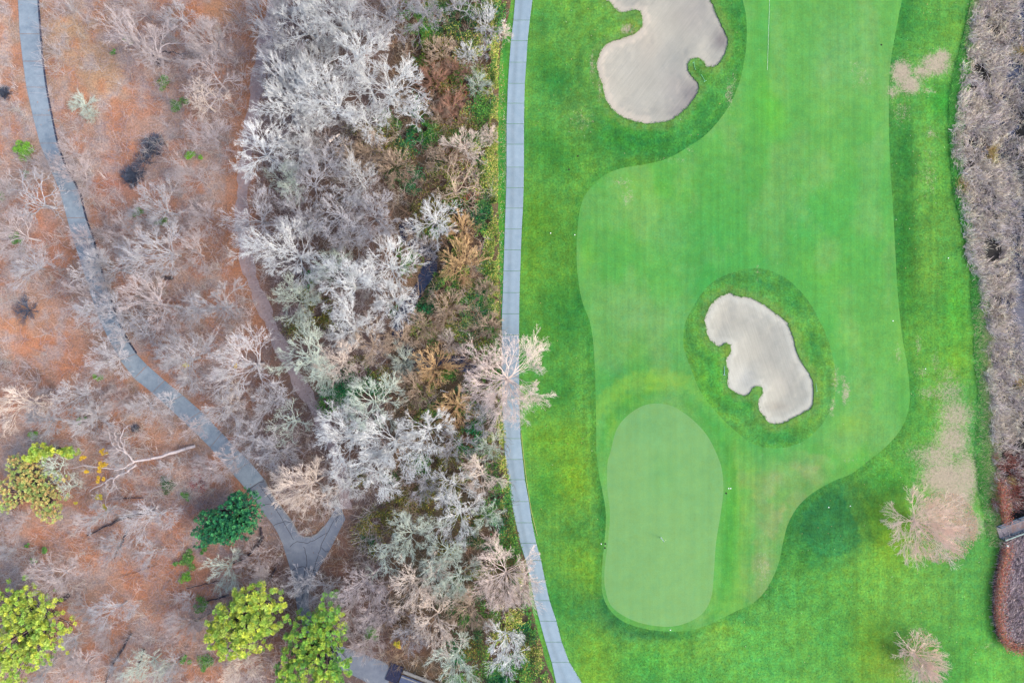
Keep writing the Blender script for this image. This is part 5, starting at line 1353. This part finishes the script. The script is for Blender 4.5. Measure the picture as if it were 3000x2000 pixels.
for pts, rd, mt, lab in [
    ([(455,1490,.3),(400,1505,.3),(345,1525,.3),(300,1545,.2),(255,1568,.2)], [.3,.26,.18,.12,.07], 'darkwood', 'long dark log lying left of the white tree in the lower left wood'),
    ([(765,1545,.2),(768,1575,.3),(762,1590,.3),(745,1610,.3),(715,1635,.4),(670,1650,.5)], [.16,.18,.18,.16,.12,.07], 'darkwood', 'dark curved log between the evergreen and the path junction'),
    ([(372,1555,.2),(360,1585,.2),(345,1610,.2),(335,1635,.2)], [.13,.12,.09,.05], 'darkwood', 'short mauve forked branch lying on orange leaves'),
    ([(200,1742,.3),(165,1768,.2)], [.28,.2], 'darkwood', 'short thick dark log right of the left yellow green tree'),
    ([(385,1855,.2),(360,1900,.2),(330,1950,.2),(310,2000,.2)], [.16,.16,.13,.1], 'darkwood', 'long dark log rising from the bottom edge'),
    ([(423,1900,.2),(412,1930,.2),(405,1960,.2)], [.13,.11,.07], 'darkwood', 'thin dark log right of the long one at the bottom'),
    ([(670,1742,.3),(640,1752,.3),(600,1762,.2)], [.18,.14,.08], 'darkwood', 'dark log just above the middle yellow green tree'),
    ([(635,1782,.3),(610,1800,.3),(580,1815,.3),(555,1822,.3)], [.15,.12,.09,.05], 'wood', 'pale branch at the left side of the middle yellow green tree'),
    ([(810,1662,.2),(795,1690,.2),(775,1722,.2)], [.12,.12,.09], 'darkwood', 'dark log left of the path below the junction'),
    ([(420,1458,.2),(370,1459,.2),(320,1461,.2)], [.08,.08,.05], 'darkwood', 'thin straight dark branch beneath the leaning trunk'),
    ([(545,1722,.2),(600,1712,.2),(640,1700,.2)], [.05,.06,.05], 'darkwood', 'thin branch left above the middle yellow green tree'),
    ([(470,195,.3),(458,178,1),(448,160,1.5)], [.22,.2,.12], 'darkwood', 'dark trunk foot beneath the mauve crown near the top'),
    ([(505,812,.3),(488,818,.4),(470,812,.5)], [.28,.26,.15], 'darkwood', 'dark stump foot of the upright grey tree'),
    ([(475,152,.2),(510,156,.2),(545,160,.2)], [.08,.07,.05], 'darkwood', 'thin dark branch right of the mauve crown near the top'),
    ([(530,905,.3),(510,897,.4)], [.16,.12], 'wood', 'short grey log under the middle crowns of the left wood'),
    ([(965,415,4),(975,402,4.4),(995,393,4.8)], [.2,.18,.1], 'L', 'broken pinkish trunk top in the middle of the white trees'),
    ([(350,1690,.15),(455,1655,.15)], [.03,.03], 'darkwood', 'faint dark twig line on the orange slope'),
    ([(1290,1142,.5),(1315,1148,.5)], [.09,.06], 'W', 'short white log in the brown brush near the lone pale tree')]:
    log('fallen_log', pts, rd, M[mt], lab)
# ------------------------------------------------------------------ boardwalk at the right edge
bx0, by0, _ = P(2922, 1560); ang = math.radians(20.5); Lb = 12.0
bw = empty('boardwalk', (bx0, by0, 0), ang); tag(bw, 'wooden boardwalk with blue grey rails leaving the right edge', 'boardwalk')
Wb = 1.9
m_deck = simple('deck_boards', S(166, 156, 166), var=.2, scale=3, objvar=.12); m_rail = simple('blue_grey_rail', S(96, 118, 142), var=.15); m_cap = simple('pale_rail_cap', S(186, 212, 206), var=.12)
pv, pf = box(0, 0, 0, .135, Wb - .1, .05); pm = mesh_np('plank', pv, pf, m_deck)
for i in range(int(Lb / .15)):
    o = link('plank', pm, bw); o.location = (.1 + i * .15, 0, .10 + random.uniform(-.004, .004)); o.rotation_euler = (0, 0, random.uniform(-.006, .006))
for s in (-1, 1):
    v, f = box(Lb / 2, s * (Wb / 2 - .12), -.02, Lb, .12, .18); link('beam', mesh_np('beam', v, f, m_rail), bw)
    v, f = box(Lb / 2 + .1, s * Wb / 2, 1.05, Lb, .13, .05); link('rail_cap', mesh_np('rail_cap', v, f, m_cap if s < 0 else m_rail), bw)
    v, f = box(Lb / 2 + .1, s * Wb / 2, .6, Lb, .05, .10); link('middle_rail', mesh_np('middle_rail', v, f, m_rail), bw)
    v, f = box(Lb / 2 + .1, s * (Wb / 2 - .04), .16, Lb, .14, .08); link('toe_board', mesh_np('toe_board', v, f, m_rail), bw)
pv, pf = box(0, 0, 0, .1, .1, 1.3); pm = mesh_np('post', pv, pf, m_rail)
for s in (-1, 1):
    for i in range(8):
        o = link('post', pm, bw); o.location = (.15 + i * 1.6, s * (Wb / 2 - .0), .42)
# leaves on the deck
n = 500
q = np.stack([r.uniform(2, 9, n), r.uniform(-.6, .75, n)], 1); cth, sth = math.cos(ang), math.sin(ang)
w2 = np.stack([bx0 + q[:, 0] * cth - q[:, 1] * sth, by0 + q[:, 0] * sth + q[:, 1] * cth, np.full(n, .15)], 1)
o = link('deck_leaves', leaf_mesh('deck_leaves', w2, .06, pick(r, n, [(222,170,140),(206,150,120),(190,140,120)], .1), .6, 4, .2)); tag(o, 'peach leaves lying on the boardwalk planks', 'leaves', kind='stuff')
# small white sign on a post at the boardwalk end
sx, sy, _ = P(2936, 1591)
sg = empty('sign_post', (sx, sy, 0), 1.4); tag(sg, 'small white box sign on a dark post at the boardwalk end', 'sign')
v, f = box(0, 0, .5, .1, .1, 1.0); link('post', mesh_np('post', v, f, M['darkwood']), sg)
v, f = box(0, 0, 1.05, .34, .24, .22); v2, f2 = box(0, 0, 1.18, .38, .28, .04); v, f = merge([(v, f), (v2, f2)])
link('sign_head', mesh_np('sign_head', v, f, simple('white_paint', S(235, 240, 242), var=.04)), sg)

# ------------------------------------------------------------------ footbridge at the bottom edge
fx, fy, _ = P(1177, 1976); fb = empty('footbridge', (fx, fy, 0), math.radians(-21)); tag(fb, 'small footbridge with a dark threshold and slate blue deck at the bottom edge', 'footbridge')
v, f = box(-1.1, -.1, .12, 1.9, 2.6, .1); link('threshold_plate', mesh_np('threshold_plate', v, f, simple('dark_plate', S(52, 56, 88), var=.3, scale=3)), fb)
m_d2 = simple('slate_deck', S(108, 120, 160), var=.15, objvar=.1); pv, pf = box(0, 0, 0, .18, 1.3, .05); pm = mesh_np('plank', pv, pf, m_d2)
for i in range(40):
    o = link('plank', pm, fb); o.location = (.1 + i * .2, -.55, .12 + random.uniform(-.004, .004))
m_r2 = simple('grey_timber', S(158, 156, 158), var=.2, scale=3)
for y_, w_2, z_ in ((.2, .16, .9), (1.05, .16, .9), (-1.25, .2, .9), (.62, .5, .2)):
    v, f = box(4, y_, z_, 8, w_2, .07); link('rail' if z_ > .5 else 'side_walk', mesh_np('rail', v, f, m_r2), fb)
for i in range(6):
    for y_ in (1.05, -1.25):
        v, f = box(.2 + i * 1.5, y_, .4, .12, .12, .95); link('post', mesh_np('post', v, f, m_r2), fb)

# ------------------------------------------------------------------ golf course furniture
hx, hy, _ = P(1935, 1572.5)
hz0 = slope_z(hx, hy)
m_white = simple('white_gloss', (.86, .87, .85), var=.03); m_yel = simple('pale_yellow_cloth', (.85, .86, .55), var=.05); m_blk = simple('hole_black', S(40, 60, 40), var=.1)
fl_ = empty('flagstick', (hx, hy, hz0)); tag(fl_, 'white flagstick with a pale yellow flag in the hole of the putting green', 'flag')
v, f = tubes([(0, 0, 0, 0, 0, 2.0, .055, .045)], 8); link('pole', mesh_np('pole', v, f, m_white, True), fl_)
fv = np.array([[.02, .0, 1.98], [.0, -.10, 1.62], [.30, .10, 1.60], [.34, .30, 1.80], [.18, .16, 1.93], [.15, -.02, 1.62]])
link('flag', mesh_np('flag', fv, [[0, 1, 5, 4], [4, 5, 2, 3]], m_yel), fl_)
a = np.arange(16) / 16 * 6.283; v = np.concatenate([np.column_stack([.07 * np.cos(a), .07 * np.sin(a), np.full(16, .012)]), np.column_stack([.054 * np.cos(a), .054 * np.sin(a), np.full(16, .012)])]); i = np.arange(16); j = (i + 1) % 16
link('cup_rim', mesh_np('cup_rim', v, np.stack([i, j, j + 16, i + 16], 1), m_white), fl_)

def rake(a_px, b_px, label, col_, head=True, hw=.5):
    """handle from a (free end) to b (head)"""
    x0, y0, _ = P(*a_px); x1, y1, _ = P(*b_px)
    z0, z1 = slope_z(x0, y0) + .06, slope_z(x1, y1) + .06
    rt = empty('bunker_rake', (x1, y1, z1)); tag(rt, label, 'rake', 'rakes beside the bunkers')
    v, f = tubes([(0, 0, 0, x0 - x1, y0 - y1, z0 - z1, .035, .03)], 6); link('handle', mesh_np('handle', v, f, col_, True), rt)
    an = math.atan2(y0 - y1, x0 - x1)
    hl = [box(0, 0, 0, .06, hw, .05, an)]
    for k in range(7):
        t = (k / 6 - .5) * hw * .94
        hl.append(box(-math.sin(an) * t, math.cos(an) * t, -.04, .02, .02, .07, an))
    v, f = merge(hl); link('rake_head', mesh_np('rake_head', v, f, col_), rt)
m_gr = simple('pale_green_fibre', S(150, 226, 176), var=.08)
rake((2051,222), (2063,242), 'pale green rake with its head down right of the grass tongue in the upper bunker', m_gr)
rake((2034.5,210), (2029,188), 'pale green rake half sunk in the grass tongue of the upper bunker', m_gr, hw=.3)
rake((1859,76), (1843,98), 'green rake on the dry grass nose left of the upper bunker', simple('green_fibre', S(96, 190, 100), var=.1), hw=.3)
rake((2119,1072), (2118.5,1097), 'blue white rake left of the lower bunker', simple('blue_white_fibre', S(170, 214, 226), var=.08), hw=.35)
rake((2386,1122), (2390,1145), 'mint green rake right of the lower bunker', m_gr, hw=.25)

# thin cords lying on the ground
def cord(name, pts, rad, mat, label, zoff=.03):
    c = catmull(pts, 1.0, False); z = height(c) + zoff
    p = np.column_stack([c, z]); sgm = np.column_stack([p[:-1], p[1:], np.full(len(p) - 1, rad), np.full(len(p) - 1, rad)])
    v, f = tubes(sgm, 4); o = link(name, mesh_np(name, v, f, mat)); tag(o, label, 'cord')
cord('white_cord', [(2254,-20),(2252,40),(2249,120),(2246,208)], .010, m_white, 'thin white cord stretched along the fairway at the top')
cord('yellow_cord', [(1527,1268),(1531,1310),(1536,1356),(1542,1404),(1549,1450),(1557,1498),(1568,1545),(1574,1568)], .035, simple('yellow_cord', S(214, 208, 140), var=.1), 'pale yellow cord edging the right side of the cart path', .06)
# small markers and sprinkler heads
def disc_thing(name, px, py, rad, h, mat, label, cat, group):
    x, y, _ = P(px, py); a = np.arange(10) / 10 * 6.283
    v = np.concatenate([np.column_stack([rad * np.cos(a), rad * np.sin(a), np.zeros(10)]), np.column_stack([rad * .9 * np.cos(a), rad * .9 * np.sin(a), np.full(10, h)]), [[0, 0, h * 1.15]]])
    i = np.arange(10); j = (i + 1) % 10
    f = np.concatenate([np.stack([i, j, j + 10, i + 10], 1), np.stack([i + 10, j + 10, np.full(10, 20), np.full(10, 20)], 1)])
    import itertools
    me = bpy.data.meshes.new(name); me.from_pydata(v.tolist(), [], [tuple(dict.fromkeys(q)) for q in f.tolist()]); me.materials.append(mat)
    o = link(name, me, None, (x, y, slope_z(x, y) + .015)); tag(o, label, cat, group)
m_mk = simple('dark_divot', S(60, 66, 50), var=.1)
for px, py, lab in ((1667,497,'dark sprinkler head on the rough left of the fairway corner, lower one'), (1693,458,'dark sprinkler head on the rough left of the fairway corner, upper one'), (2126,1443,'dark sprinkler head right of the putting green'), (1773,1591,'dark sprinkler head left of the putting green, upper one'), (1772,1603,'dark sprinkler head left of the putting green, lower one'), (2581,133,'tiny dark sprinkler head on the fairway near the top')):
    disc_thing('sprinkler_head', px, py, .13, .04, m_mk, lab, 'sprinkler', 'sprinkler heads in the grass')
for px, py, lab in ((2615,940,'white marker disc near the right border of the fairway'), (2711,1080,'white marker on the dead grass right of the fairway'), (1935+28,1843,'white speck marker under the putting green'), (1761,1591,'white marker left of the putting green'), (2133,1429,'white marker right of the putting green, left one'), (2139,1429,'white marker right of the putting green, right one'), (2778,756,'white marker in a dark tuft of the right rough'), (2420,1481,'white marker on the dark mound, left one'), (2486,1479,'white marker on the dark mound, right one'), (1613,683,'pale marker on the rough right of the cart path, left one'), (1684,688,'pale marker on the rough, touching the fairway border')):
    disc_thing('ground_marker', px, py, .075, .05, m_white, lab, 'marker', 'small white markers on the grass')
print('objects', len(sc.objects), 'tris', sum(len(m.loop_triangles) if m.loop_triangles else sum(1 for _ in ()) for m in []), sum(len(m.polygons) for m in bpy.data.meshes))
